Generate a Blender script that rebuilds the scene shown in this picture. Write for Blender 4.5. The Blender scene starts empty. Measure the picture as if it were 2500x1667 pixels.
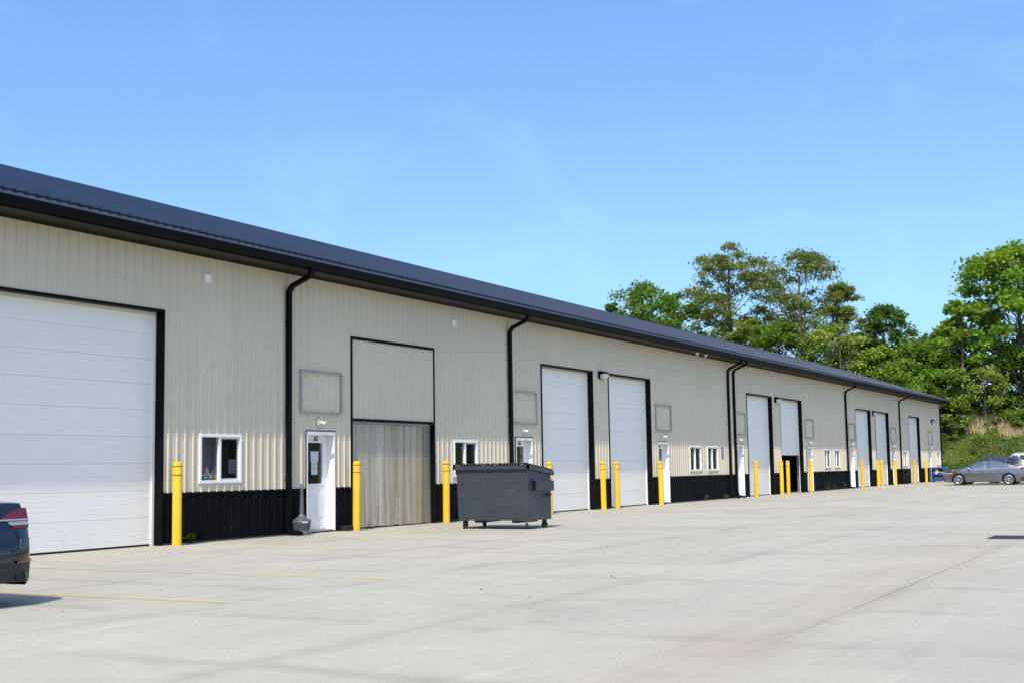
import bpy, bmesh, math, random
import numpy as np
from mathutils import Vector, Matrix

random.seed(7)
RNG = np.random.default_rng(11)
sc = bpy.context.scene
COL = sc.collection

# ------------------------------------------------------------------ camera, sky, sun, exposure
CAM = (-14.5235, -17.5796, 1.3335)
FPX, YAW, PITCH, ROLL = 3112.68, 1.07403, 0.0999, -0.01579
fw = Vector((math.sin(YAW)*math.cos(PITCH), math.cos(YAW)*math.cos(PITCH), math.sin(PITCH)))
rt0 = Vector((math.cos(YAW), -math.sin(YAW), 0)); up0 = rt0.cross(fw)
rt = rt0*math.cos(ROLL) + up0*math.sin(ROLL); up = -rt0*math.sin(ROLL) + up0*math.cos(ROLL)
cd = bpy.data.cameras.new('camera'); cam = bpy.data.objects.new('camera', cd); COL.objects.link(cam)
m = Matrix.Identity(4)
for i in range(3):
    m[i][0] = rt[i]; m[i][1] = up[i]; m[i][2] = -fw[i]; m[i][3] = CAM[i]
cam.matrix_world = m
cd.sensor_width = 36.0; cd.lens = 36.0*FPX/2500; cd.clip_end = 3000; cd.clip_start = 0.1
sc.camera = cam

SUN_TRAVEL = Vector((0.72, 0.205, -1.0)).normalized()
sun_el = math.asin(-SUN_TRAVEL.z)
sun_az = math.atan2(-SUN_TRAVEL.x, -SUN_TRAVEL.y)
wd = bpy.data.worlds.new('World'); sc.world = wd; wd.use_nodes = True
nt = wd.node_tree; nt.nodes.clear()
wo = nt.nodes.new('ShaderNodeOutputWorld'); bg = nt.nodes.new('ShaderNodeBackground')
sky = nt.nodes.new('ShaderNodeTexSky'); sky.sky_type = 'NISHITA'; sky.sun_disc = False
sky.sun_elevation = sun_el; sky.sun_rotation = sun_az
sky.altitude = 300; sky.air_density = 1.0; sky.dust_density = 3.0; sky.ozone_density = 6.0
# thin, faint high cloud streaks over the clear sky
tc = nt.nodes.new('ShaderNodeTexCoord'); mp = nt.nodes.new('ShaderNodeMapping')
mp.inputs['Scale'].default_value = (2.2, 5.0, 7.0); mp.inputs['Rotation'].default_value = (0.3, 0.2, 0.6)
nz = nt.nodes.new('ShaderNodeTexNoise'); nz.inputs['Scale'].default_value = 1.6; nz.inputs['Detail'].default_value = 7
nz.inputs['Roughness'].default_value = 0.6; nz.inputs['Distortion'].default_value = 0.6
rp = nt.nodes.new('ShaderNodeMapRange'); rp.inputs['From Min'].default_value = 0.54; rp.inputs['From Max'].default_value = 0.85
rp.inputs['To Min'].default_value = 0.0; rp.inputs['To Max'].default_value = 0.07
mx = nt.nodes.new('ShaderNodeMixRGB'); mx.inputs['Color2'].default_value = (8.5, 9.0, 9.6, 1)
nt.links.new(tc.outputs['Generated'], mp.inputs['Vector']); nt.links.new(mp.outputs['Vector'], nz.inputs['Vector'])
nt.links.new(nz.outputs['Fac'], rp.inputs['Value']); nt.links.new(rp.outputs['Result'], mx.inputs['Fac'])
tn_ = nt.nodes.new('ShaderNodeMixRGB'); tn_.blend_type = 'MULTIPLY'; tn_.inputs['Fac'].default_value = 1; tn_.inputs['Color2'].default_value = (0.93, 1.085, 1.20, 1)
nt.links.new(sky.outputs['Color'], tn_.inputs['Color1']); nt.links.new(tn_.outputs['Color'], mx.inputs['Color1']); nt.links.new(mx.outputs['Color'], bg.inputs['Color'])
bg.inputs['Strength'].default_value = 0.15
nt.links.new(bg.outputs['Background'], wo.inputs['Surface'])

sl = bpy.data.lights.new('sun', 'SUN'); sl.energy = 3.3; sl.angle = math.radians(0.53); sl.color = (1.0, 0.94, 0.835)
sun = bpy.data.objects.new('sun', sl); COL.objects.link(sun)
sun.rotation_euler = SUN_TRAVEL.to_track_quat('-Z', 'Y').to_euler(); sun.location = (-20, -20, 40)

vs = sc.view_settings; vs.view_transform = 'Standard'; vs.look = 'None'; vs.gamma = 1; vs.use_curve_mapping = False
vs.exposure = 0.50
sc.render.engine = 'CYCLES'
sc.cycles.max_bounces = 8; sc.cycles.transparent_max_bounces = 12
sc.cycles.use_denoising = True

# ------------------------------------------------------------------ helpers
class MB:
    """collects geometry for ONE mesh object"""
    def __init__(s): s.v = []; s.f = []
    def quad(s, a, b, c, d):
        n = len(s.v); s.v += [a, b, c, d]; s.f.append((n, n+1, n+2, n+3)); return s
    def box(s, x0, x1, y0, y1, z0, z1):
        n = len(s.v)
        s.v += [(x0,y0,z0),(x1,y0,z0),(x1,y1,z0),(x0,y1,z0),(x0,y0,z1),(x1,y0,z1),(x1,y1,z1),(x0,y1,z1)]
        s.f += [tuple(n+i for i in q) for q in ((0,3,2,1),(4,5,6,7),(0,1,5,4),(1,2,6,5),(2,3,7,6),(3,0,4,7))]
        return s
    def tube(s, pts, r, n=8, cap=True):
        pts = [Vector(p) for p in pts]; k = len(pts)
        rr = r if isinstance(r, (list, tuple)) else [r]*k
        base = len(s.v); t0 = None; ref = None
        for i, p in enumerate(pts):
            t = (pts[min(i+1, k-1)] - pts[max(i-1, 0)]).normalized()
            if ref is None:
                ref = t.orthogonal().normalized()
            else:
                ref = (ref - t*ref.dot(t))
                ref = ref.normalized() if ref.length > 1e-6 else t.orthogonal().normalized()
            b = t.cross(ref)
            for j in range(n):
                a = 2*math.pi*(j+0.5)/n
                q = p + (ref*math.cos(a) + b*math.sin(a))*rr[i]; s.v.append(tuple(q))
        for i in range(k-1):
            for j in range(n):
                a = base+i*n+j; b2 = base+i*n+(j+1) % n
                s.f.append((a, b2, b2+n, a+n))
        if cap:
            s.f.append(tuple(base+j for j in reversed(range(n)))); s.f.append(tuple(base+(k-1)*n+j for j in range(n)))
        return s
    def bar(s, pts, w, d, side):
        """rectangular section swept along pts; side = fixed width direction"""
        pts = [Vector(p) for p in pts]; side = Vector(side).normalized(); k = len(pts); base = len(s.v)
        for i, p in enumerate(pts):
            if 0 < i < k-1:
                t1 = (pts[i]-pts[i-1]).normalized(); t2 = (pts[i+1]-pts[i]).normalized(); t = (t1+t2).normalized()
                sc_ = 1/max(0.4, t.dot(t1))
            else:
                t = (pts[min(i+1, k-1)]-pts[max(i-1, 0)]).normalized(); sc_ = 1
            nn = side.cross(t).normalized()*d/2*sc_; ss = side*w/2
            for q in (p-ss-nn, p+ss-nn, p+ss+nn, p-ss+nn): s.v.append(tuple(q))
        for i in range(k-1):
            for j in range(4):
                a = base+i*4+j; b = base+i*4+(j+1) % 4; s.f.append((a, b, b+4, a+4))
        s.f.append((base+3, base+2, base+1, base)); e = base+(k-1)*4; s.f.append((e, e+1, e+2, e+3))
        return s
    def lathe(s, prof, n=20, c=(0,0,0), axis='z', cap=True):
        base = len(s.v); k = len(prof)
        for (r, h) in prof:
            for j in range(n):
                a = 2*math.pi*j/n; u, w = r*math.cos(a), r*math.sin(a)
                p = (c[0]+u, c[1]+w, c[2]+h) if axis == 'z' else ((c[0]+h, c[1]+u, c[2]+w) if axis == 'x' else (c[0]+u, c[1]+h, c[2]+w))
                s.v.append(p)
        for i in range(k-1):
            for j in range(n):
                a = base+i*n+j; b = base+i*n+(j+1) % n; s.f.append((a, b, b+n, a+n))
        if cap:
            s.f.append(tuple(base+j for j in reversed(range(n)))); s.f.append(tuple(base+(k-1)*n+j for j in range(n)))
        return s
    def prism(s, poly, y0, y1):
        """polygon in XZ extruded along Y"""
        n = len(poly); b = len(s.v)
        s.v += [(x, y0, z) for x, z in poly] + [(x, y1, z) for x, z in poly]
        s.f.append(tuple(b+i for i in range(n))); s.f.append(tuple(b+n+i for i in reversed(range(n))))
        for i in range(n):
            j = (i+1) % n; s.f.append((b+i, b+n+i, b+n+j, b+j))
        return s
    def prism_x(s, poly, x0, x1):
        n = len(poly); b = len(s.v)
        s.v += [(x0, y, z) for y, z in poly] + [(x1, y, z) for y, z in poly]
        s.f.append(tuple(b+i for i in range(n))); s.f.append(tuple(b+n+i for i in reversed(range(n))))
        for i in range(n):
            j = (i+1) % n; s.f.append((b+i, b+n+i, b+n+j, b+j))
        return s
    def mesh(s, name, mt, smooth=False, fix=True, bevel=0.0):
        me = bpy.data.meshes.new(name); me.from_pydata(s.v, [], s.f)
        if fix or bevel:
            bm = bmesh.new(); bm.from_mesh(me)
            if bevel:
                bmesh.ops.bevel(bm, geom=list(bm.edges), offset=bevel, segments=1, affect='EDGES', clamp_overlap=True)
            bmesh.ops.recalc_face_normals(bm, faces=bm.faces)
            bm.to_mesh(me); bm.free()
        if smooth:
            me.polygons.foreach_set('use_smooth', [True]*len(me.polygons))
            me.set_sharp_from_angle(angle=math.radians(38))
        me.materials.append(mt)
        return me
    def build(s, name, mt, parent=None, smooth=False, loc=(0,0,0), label=None, fix=True, bevel=0.0):
        return link(name, s.mesh(name, mt, smooth, fix, bevel), parent, loc, label)

def link(name, data, parent=None, loc=(0,0,0), label=None):
    o = bpy.data.objects.new(name, data); COL.objects.link(o); o.location = loc
    if parent: o.parent = parent
    if label: o['label'] = label
    return o

def tag(o, label=None, cat=None, group=None, kind=None):
    if label: o['label'] = label
    if cat: o['category'] = cat
    if group: o['group'] = group
    if kind: o['kind'] = kind
    return o

def thing(name, label, cat, loc=(0,0,0), rz=0.0, group=None):
    o = bpy.data.objects.new(name, None); COL.objects.link(o); o.location = loc; o.rotation_euler = (0,0,rz)
    o.empty_display_size = 0.2
    return tag(o, label, cat, group)

def part(name, parent, loc=(0,0,0), label=None):
    o = bpy.data.objects.new(name, None); COL.objects.link(o); o.location = loc; o.parent = parent
    o.empty_display_size = 0.1
    if label: o['label'] = label
    return o

def copy_tree(o, parent=None):
    c = o.copy(); COL.objects.link(c); c.parent = parent
    for ch in list(o.children): copy_tree(ch, c)
    return c

# ------------------------------------------------------------------ materials
def new_mat(name):
    mt = bpy.data.materials.new(name); mt.use_nodes = True; t = mt.node_tree
    return mt, t, t.nodes['Principled BSDF']

def N(t, kind, **kw):
    n = t.nodes.new(kind)
    for k, v in kw.items():
        if k in n.inputs: n.inputs[k].default_value = v
        else: setattr(n, k, v)
    return n

def mat(name, col, rough=0.5, metal=0.0, var=0.0, scale=8.0, bump=0.0, bscale=60.0, coat=0.0, spec=0.5, streak=None, scuff=None):
    """plain painted / plastic / metal surface with slight wear variation and fine relief"""
    mt, t, p = new_mat(name)
    p.inputs['Base Color'].default_value = (*col, 1); p.inputs['Roughness'].default_value = rough
    p.inputs['Metallic'].default_value = metal; p.inputs['Coat Weight'].default_value = coat
    p.inputs['Specular IOR Level'].default_value = spec
    g = N(t, 'ShaderNodeNewGeometry')
    if var:
        mpn = N(t, 'ShaderNodeMapping')
        if streak: mpn.inputs['Scale'].default_value = streak
        t.links.new(g.outputs['Position'], mpn.inputs['Vector'])
        n = N(t, 'ShaderNodeTexNoise', Scale=scale, Detail=6.0, Roughness=0.62)
        t.links.new(mpn.outputs['Vector'], n.inputs['Vector'])
        r = N(t, 'ShaderNodeMapRange'); r.inputs['From Min'].default_value = 0.25; r.inputs['From Max'].default_value = 0.75
        r.inputs['To Min'].default_value = 1-var; r.inputs['To Max'].default_value = 1+var
        t.links.new(n.outputs['Fac'], r.inputs['Value'])
        mu = N(t, 'ShaderNodeVectorMath', operation='SCALE'); mu.inputs[0].default_value = col
        oi = N(t, 'ShaderNodeObjectInfo'); ro_ = N(t, 'ShaderNodeMapRange'); ro_.inputs['To Min'].default_value = 1-var*0.6; ro_.inputs['To Max'].default_value = 1+var*0.6
        t.links.new(oi.outputs['Random'], ro_.inputs['Value']); ml_ = N(t, 'ShaderNodeMath', operation='MULTIPLY')
        t.links.new(r.outputs['Result'], ml_.inputs[0]); t.links.new(ro_.outputs['Result'], ml_.inputs[1])
        t.links.new(ml_.outputs[0], mu.inputs['Scale']); t.links.new(mu.outputs['Vector'], p.inputs['Base Color'])
        r2 = N(t, 'ShaderNodeMapRange'); r2.inputs['To Min'].default_value = max(0.02, rough-0.12); r2.inputs['To Max'].default_value = min(1, rough+0.12)
        t.links.new(n.outputs['Fac'], r2.inputs['Value']); t.links.new(r2.outputs['Result'], p.inputs['Roughness'])
    if scuff:
        c2, sc_, amt, vec = scuff
        m2 = N(t, 'ShaderNodeMapping'); m2.inputs['Scale'].default_value = vec; t.links.new(g.outputs['Position'], m2.inputs['Vector'])
        n3 = N(t, 'ShaderNodeTexNoise', Scale=sc_, Detail=9.0, Roughness=0.72, Distortion=0.5); t.links.new(m2.outputs['Vector'], n3.inputs['Vector'])
        r3 = N(t, 'ShaderNodeMapRange'); r3.inputs['From Min'].default_value = 0.60; r3.inputs['From Max'].default_value = 0.74; r3.inputs['To Max'].default_value = amt
        t.links.new(n3.outputs['Fac'], r3.inputs['Value'])
        mxc = N(t, 'ShaderNodeMixRGB'); mxc.inputs['Color2'].default_value = (*c2, 1); t.links.new(r3.outputs['Result'], mxc.inputs['Fac'])
        if p.inputs['Base Color'].links: t.links.new(p.inputs['Base Color'].links[0].from_socket, mxc.inputs['Color1'])
        else: mxc.inputs['Color1'].default_value = (*col, 1)
        t.links.new(mxc.outputs[0], p.inputs['Base Color'])
    if bump:
        n2 = N(t, 'ShaderNodeTexNoise', Scale=bscale, Detail=4.0); t.links.new(g.outputs['Position'], n2.inputs['Vector'])
        b = N(t, 'ShaderNodeBump', Strength=bump, Distance=0.01); t.links.new(n2.outputs['Fac'], b.inputs['Height'])
        t.links.new(b.outputs['Normal'], p.inputs['Normal'])
    return mt

def glass_mat(name, tint=(0.75, 0.8, 0.8), ior=1.5, boost=0.0):
    mt = bpy.data.materials.new(name); mt.use_nodes = True; t = mt.node_tree; t.nodes.clear()
    o = N(t, 'ShaderNodeOutputMaterial'); mixn = N(t, 'ShaderNodeMixShader'); tr = N(t, 'ShaderNodeBsdfTransparent'); gl = N(t, 'ShaderNodeBsdfGlossy')
    tr.inputs['Color'].default_value = (*tint, 1); gl.inputs['Roughness'].default_value = 0.02
    g = N(t, 'ShaderNodeNewGeometry'); dt = N(t, 'ShaderNodeVectorMath', operation='DOT_PRODUCT')
    t.links.new(g.outputs['Normal'], dt.inputs[0]); t.links.new(g.outputs['Incoming'], dt.inputs[1])
    def mm(op, a, b):
        n = N(t, 'ShaderNodeMath', operation=op)
        for i, q in enumerate((a, b)):
            if isinstance(q, (int, float)): n.inputs[i].default_value = q
            else: t.links.new(q, n.inputs[i])
        return n.outputs[0]
    f0 = ((ior-1)/(ior+1))**2
    c = mm('ABSOLUTE', dt.outputs['Value'], 0); p5 = mm('POWER', mm('SUBTRACT', 1.0, c), 5.0)
    t.links.new(mm('ADD', mm('MULTIPLY', p5, 1-f0), f0+boost), mixn.inputs[0])
    t.links.new(tr.outputs[0], mixn.inputs[1]); t.links.new(gl.outputs[0], mixn.inputs[2]); t.links.new(mixn.outputs[0], o.inputs['Surface'])
    return mt

def concrete_mat():
    mt, t, p = new_mat('concrete_slab')
    g = N(t, 'ShaderNodeNewGeometry'); pos = g.outputs['Position']
    oi = N(t, 'ShaderNodeObjectInfo')
    def noise(scale, detail=6.0, rough=0.6, vec=(1,1,1), dist=0.0):
        mpn = N(t, 'ShaderNodeMapping'); mpn.inputs['Scale'].default_value = vec; t.links.new(pos, mpn.inputs['Vector'])
        n = N(t, 'ShaderNodeTexNoise', Scale=scale, Detail=detail, Roughness=rough, Distortion=dist); t.links.new(mpn.outputs['Vector'], n.inputs['Vector'])
        return n.outputs['Fac']
    def rng(x, a, b, c, d):
        r = N(t, 'ShaderNodeMapRange'); 
        for k, v in zip(('From Min','From Max','To Min','To Max'), (a,b,c,d)): r.inputs[k].default_value = v
        t.links.new(x, r.inputs['Value']); return r.outputs['Result']
    def mth(op, a, b):
        n = N(t, 'ShaderNodeMath', operation=op)
        for i, q in enumerate((a, b)):
            if isinstance(q, (int, float)): n.inputs[i].default_value = q
            else: t.links.new(q, n.inputs[i])
        return n.outputs[0]
    v = rng(noise(0.35, 5), 0.3, 0.7, 0.91, 1.08)
    v = mth('MULTIPLY', v, rng(noise(2.2, 8, 0.7), 0.3, 0.7, 0.95, 1.05))
    v = mth('MULTIPLY', v, rng(noise(26, 5, 0.7), 0.3, 0.7, 0.93, 1.07))
    v = mth('MULTIPLY', v, rng(noise(140, 2, 0.6), 0.3, 0.75, 0.88, 1.12))
    v = mth('MULTIPLY', v, rng(oi.outputs['Random'], 0, 1, 0.965, 1.03))
    # worn pale scrapes and tyre-drag streaks running along the lot
    v = mth('MULTIPLY', v, rng(noise(1.0, 7, 0.7, (0.35, 3.2, 1), 0.4), 0.56, 0.72, 1.0, 1.13))
    v = mth('MULTIPLY', v, rng(noise(1.0, 6, 0.7, (0.12, 2.0, 1), 0.3), 0.54, 0.75, 1.0, 0.87))
    # pale aggregate flecks
    v = mth('MULTIPLY', v, rng(noise(48, 2, 0.5), 0.67, 0.73, 1.0, 1.35))
    # dirt settled beside the joints (8 ft x 10 ft grid)
    sep = N(t, 'ShaderNodeSeparateXYZ'); t.links.new(pos, sep.inputs[0])
    wob = mth('MULTIPLY', mth('SUBTRACT', noise(0.8, 4), 0.5), 0.35)
    def jd(axis, off, step):
        a = mth('ADD', mth('ADD', axis, wob), off); a = mth('DIVIDE', a, step); a = mth('FRACT', a, 0)
        a = mth('ABSOLUTE', mth('SUBTRACT', a, 0.5), 0); return mth('MULTIPLY', mth('SUBTRACT', 0.5, a), step)
    dx = jd(sep.outputs[0], 5.0+24.4, 2.44); dy = jd(sep.outputs[1], 8.5+61, 3.05)
    band = mth('MAXIMUM', rng(dx, 0.0, 0.22, 1, 0), rng(dy, 0.0, 0.26, 1, 0))
    band = mth('MULTIPLY', band, rng(noise(0.45, 5), 0.42, 0.62, 0.0, 1.0))
    v = mth('MULTIPLY', v, rng(band, 0, 1, 1.0, 0.80))
    base = N(t, 'ShaderNodeVectorMath', operation='SCALE'); base.inputs[0].default_value = (0.390, 0.358, 0.288)
    t.links.new(v, base.inputs['Scale'])
    # tan clay stains
    rust = mth('MULTIPLY', rng(noise(0.22, 6, 0.62, (0.5, 1.3, 1)), 0.53, 0.70, 0, 0.40), rng(noise(3, 5), 0.3, 0.7, 0.5, 1.0))
    wy = mth('ADD', sep.outputs[1], mth('MULTIPLY', mth('SUBTRACT', noise(0.35, 4), 0.5), 1.6))
    wash = rng(mth('ABSOLUTE', mth('ADD', wy, 14.35), 0), 0.15, 0.9, 0.55, 0.0)
    wash = mth('MULTIPLY', wash, rng(noise(0.5, 5), 0.35, 0.6, 0.2, 1.0))
    rust = mth('MAXIMUM', rust, wash)
    spot = mth('MULTIPLY', rng(noise(1.9, 2, 0.4), 0.70, 0.76, 0.0, 0.35), rng(noise(9, 3), 0.35, 0.6, 0.4, 1))
    mixs = N(t, 'ShaderNodeMixRGB'); mixs.inputs['Color2'].default_value = (0.20, 0.19, 0.175, 1)
    t.links.new(spot, mixs.inputs['Fac']); t.links.new(base.outputs[0], mixs.inputs['Color1']); base = mixs
    mixc = N(t, 'ShaderNodeMixRGB'); mixc.inputs['Color2'].default_value = (0.36, 0.285, 0.20, 1)
    t.links.new(rust, mixc.inputs['Fac']); t.links.new(base.outputs[0], mixc.inputs['Color1'])
    t.links.new(mixc.outputs[0], p.inputs['Base Color'])
    p.inputs['Roughness'].default_value = 0.9; p.inputs['Specular IOR Level'].default_value = 0.3
    hb = mth('ADD', noise(90, 4, 0.7), mth('MULTIPLY', noise(12, 4), 0.6))
    b = N(t, 'ShaderNodeBump', Strength=0.35, Distance=0.006); t.links.new(hb, b.inputs['Height']); t.links.new(b.outputs['Normal'], p.inputs['Normal'])
    return mt

def paint_line_mat():
    """worn yellow parking paint, patchy where traffic rubbed it off"""
    mt = bpy.data.materials.new('worn_yellow_paint'); mt.use_nodes = True; t = mt.node_tree; p = t.nodes['Principled BSDF']; o = t.nodes['Material Output']
    p.inputs['Base Color'].default_value = (0.70, 0.49, 0.18, 1); p.inputs['Roughness'].default_value = 0.85
    g = N(t, 'ShaderNodeNewGeometry'); n = N(t, 'ShaderNodeTexNoise', Scale=7.0, Detail=8.0, Roughness=0.75); t.links.new(g.outputs['Position'], n.inputs['Vector'])
    r = N(t, 'ShaderNodeMapRange'); r.inputs['From Min'].default_value = 0.36; r.inputs['From Max'].default_value = 0.60
    r.inputs['To Min'].default_value = 0.15; r.inputs['To Max'].default_value = 0.68
    tr = N(t, 'ShaderNodeBsdfTransparent'); mxs = N(t, 'ShaderNodeMixShader')
    t.links.new(n.outputs['Fac'], r.inputs['Value']); t.links.new(r.outputs['Result'], mxs.inputs[0])
    t.links.new(tr.outputs[0], mxs.inputs[1]); t.links.new(p.outputs[0], mxs.inputs[2]); t.links.new(mxs.outputs[0], o.inputs['Surface'])
    return mt

def leaf_mat(name, col, trans=0.36, sat=0.22):
    mt = bpy.data.materials.new(name); mt.use_nodes = True; t = mt.node_tree; t.nodes.clear()
    o = N(t, 'ShaderNodeOutputMaterial'); d = N(t, 'ShaderNodeBsdfPrincipled', Roughness=0.55); tl = N(t, 'ShaderNodeBsdfTranslucent'); mxs = N(t, 'ShaderNodeMixShader')
    d.inputs['Specular IOR Level'].default_value = 0.25
    at = N(t, 'ShaderNodeAttribute'); at.attribute_name = 'tint'
    mu = N(t, 'ShaderNodeMixRGB', blend_type='MULTIPLY'); mu.inputs['Fac'].default_value = 1; mu.inputs['Color1'].default_value = (*col, 1)
    t.links.new(at.outputs['Color'], mu.inputs['Color2']); t.links.new(mu.outputs[0], d.inputs['Base Color'])
    br = N(t, 'ShaderNodeMixRGB', blend_type='MULTIPLY'); br.inputs['Fac'].default_value = 1; br.inputs['Color2'].default_value = (1.5, 1.6, 0.7, 1)
    t.links.new(mu.outputs[0], br.inputs['Color1']); t.links.new(br.outputs[0], tl.inputs['Color'])
    mxs.inputs[0].default_value = trans
    t.links.new(d.outputs[0], mxs.inputs[1]); t.links.new(tl.outputs[0], mxs.inputs[2]); t.links.new(mxs.outputs[0], o.inputs['Surface'])
    return mt

def curtain_mat(name, col, see):
    """milky scuffed PVC strip"""
    mt = bpy.data.materials.new(name); mt.use_nodes = True; t = mt.node_tree; p = t.nodes['Principled BSDF']; o = t.nodes['Material Output']
    g = N(t, 'ShaderNodeNewGeometry'); mpn = N(t, 'ShaderNodeMapping'); mpn.inputs['Scale'].default_value = (9, 9, 0.7); t.links.new(g.outputs['Position'], mpn.inputs['Vector'])
    n = N(t, 'ShaderNodeTexNoise', Scale=1.3, Detail=6.0, Roughness=0.65); t.links.new(mpn.outputs['Vector'], n.inputs['Vector'])
    cr = N(t, 'ShaderNodeValToRGB'); cr.color_ramp.elements[0].position = 0.3; cr.color_ramp.elements[1].position = 0.7
    cr.color_ramp.elements[0].color = (col[0]*0.78, col[1]*0.74, col[2]*0.67, 1); cr.color_ramp.elements[1].color = (*col, 1)
    t.links.new(n.outputs['Fac'], cr.inputs[0]); t.links.new(cr.outputs[0], p.inputs['Base Color']); p.inputs['Roughness'].default_value = 0.38
    tr = N(t, 'ShaderNodeBsdfTransparent'); mxs = N(t, 'ShaderNodeMixShader'); mxs.inputs[0].default_value = see
    t.links.new(p.outputs[0], mxs.inputs[1]); t.links.new(tr.outputs[0], mxs.inputs[2]); t.links.new(mxs.outputs[0], o.inputs['Surface'])
    return mt

def ground_mat():
    mt, t, p = new_mat('grassy_soil')
    g = N(t, 'ShaderNodeNewGeometry'); n = N(t, 'ShaderNodeTexNoise', Scale=0.9, Detail=9.0, Roughness=0.7); t.links.new(g.outputs['Position'], n.inputs['Vector'])
    cr = N(t, 'ShaderNodeValToRGB'); e = cr.color_ramp.elements
    e[0].position = 0.3; e[0].color = (0.035, 0.06, 0.014, 1); e[1].position = 0.72; e[1].color = (0.12, 0.13, 0.045, 1)
    t.links.new(n.outputs['Fac'], cr.inputs[0]); t.links.new(cr.outputs[0], p.inputs['Base Color']); p.inputs['Roughness'].default_value = 0.95
    b = N(t, 'ShaderNodeBump', Strength=0.6, Distance=0.08); t.links.new(n.outputs['Fac'], b.inputs['Height']); t.links.new(b.outputs['Normal'], p.inputs['Normal'])
    return mt

M = {}
M['siding'] = mat('beige_siding_paint', (0.615, 0.53, 0.392), 0.45, var=0.04, scale=1.6, streak=(3, 3, 0.35), scuff=((0.46, 0.39, 0.29), 1.1, 0.4, (2.5, 1, 0.35)))
M['black'] = mat('black_trim_paint', (0.0045, 0.0047, 0.0055), 0.5, var=0.25, scale=2.5, spec=0.07)
M['wains'] = mat('black_wainscot_paint', (0.0038, 0.004, 0.0052), 0.5, var=0.35, scale=2.0, streak=(2, 2, 0.5), spec=0.07, scuff=((0.03, 0.028, 0.026), 2.6, 0.5, (1.5, 1, 0.6)))
M['roof'] = mat('charcoal_roof_paint', (0.008, 0.0185, 0.046), 0.5, var=0.18, scale=0.8, streak=(0.4, 1.5, 1.5), spec=0.28)
M['flash'] = mat('slate_flashing', (0.040, 0.050, 0.075), 0.5, var=0.12, scale=1.5)
M['soffit'] = mat('dark_bronze_soffit', (0.018, 0.0165, 0.014), 0.55, var=0.15, scale=3, spec=0.25)
M['white'] = mat('white_vinyl', (0.82, 0.79, 0.745), 0.45, var=0.03, scale=4)
M['cream'] = mat('cream_seal', (0.66, 0.62, 0.52), 0.5, var=0.05)
M['door'] = mat('white_door_steel', (0.87, 0.815, 0.735), 0.42, var=0.025, scale=1.4, streak=(1, 1, 2.5), scuff=((0.55, 0.53, 0.50), 1.2, 0.35, (1, 1, 1.6)))
M['dark'] = mat('dark_interior', (0.03, 0.03, 0.032), 0.9)
M['room'] = mat('room_wall', (0.09, 0.09, 0.095), 0.9)
M['rubber'] = mat('black_rubber', (0.012, 0.012, 0.012), 0.7, var=0.3, scale=12)
M['galv'] = mat('galvanised_steel', (0.36, 0.355, 0.345), 0.5, metal=0.3, var=0.1, scale=9)
M['screw'] = mat('screw_head', (0.17, 0.165, 0.15), 0.5)
M['yellow'] = mat('yellow_sleeve', (0.80, 0.46, 0.018), 0.42, var=0.05, scale=3, scuff=((0.42, 0.27, 0.06), 3.5, 0.45, (1, 1, 0.5)))
M['band'] = mat('dark_red_tape', (0.20, 0.022, 0.012), 0.5)
M['dumpster'] = mat('dark_grey_dumpster', (0.036, 0.043, 0.051), 0.42, var=0.18, scale=2.2, bump=0.08, bscale=6, scuff=((0.13, 0.13, 0.13), 3.0, 0.5, (1, 0.5, 2.2)))
M['lid'] = mat('black_poly_lid', (0.012, 0.012, 0.013), 0.5, var=0.2, scale=6)
M['steel'] = mat('worn_steel', (0.22, 0.22, 0.22), 0.5, metal=0.6, var=0.2, scale=10)
M['ash'] = mat('grey_poly', (0.088, 0.096, 0.106), 0.40, var=0.08, scale=8)
M['label'] = mat('cream_label', (0.70, 0.62, 0.52), 0.5)
M['glass'] = glass_mat('window_glass', (0.86, 0.88, 0.88))
M['screen'] = glass_mat('window_screen', (0.62, 0.63, 0.64), 1.2)
M['sash'] = mat('grey_sash', (0.45, 0.46, 0.48), 0.5)
M['lens'] = mat('lamp_lens', (0.62, 0.64, 0.62), 0.18, coat=0.5)
M['bulb'] = mat('cream_lampholder', (0.72, 0.68, 0.56), 0.4)
M['letter'] = mat('black_letter', (0.006, 0.006, 0.007), 0.5)
M['paper'] = mat('paper', (0.52, 0.58, 0.62), 0.8, var=0.03)
M['print'] = mat('grey_print', (0.12, 0.14, 0.16), 0.8)
M['curtain'] = mat('dark_curtain_fabric', (0.22, 0.25, 0.30), 0.9, var=0.1)
M['blue'] = mat('blue_sign', (0.012, 0.05, 0.22), 0.4)
M['signwhite'] = mat('sign_white', (0.8, 0.8, 0.8), 0.4)
M['cart'] = mat('blue_cart_paint', (0.018, 0.085, 0.30), 0.4, var=0.15, scale=6)
M['red'] = mat('red_paint', (0.55, 0.025, 0.02), 0.5)
M['felt_white'] = mat('white_felt', (0.62, 0.62, 0.62), 0.9)
M['felt_grey'] = mat('grey_felt', (0.42, 0.42, 0.42), 0.9)
M['felt_red'] = mat('red_felt', (0.70, 0.09, 0.06), 0.9)
M['felt_yellow'] = mat('yellow_felt', (0.75, 0.42, 0.05), 0.9)
M['felt_green'] = mat('green_felt', (0.03, 0.10, 0.07), 0.9)
M['strip'] = curtain_mat('milky_strip', (0.50, 0.435, 0.335), 0.05)
M['strip_clear'] = curtain_mat('clear_strip', (0.38, 0.34, 0.28), 0.38)
M['strip_yellow'] = curtain_mat('yellowed_strip', (0.44, 0.36, 0.22), 0.08)
M['strip_white'] = curtain_mat('new_strip', (0.54, 0.495, 0.41), 0.03)
M['concrete'] = concrete_mat(); M['line'] = paint_line_mat(); M['ground'] = ground_mat()
M['joint'] = mat('joint_sealant', (0.21, 0.20, 0.18), 0.9, var=0.3, scale=5)
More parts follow.
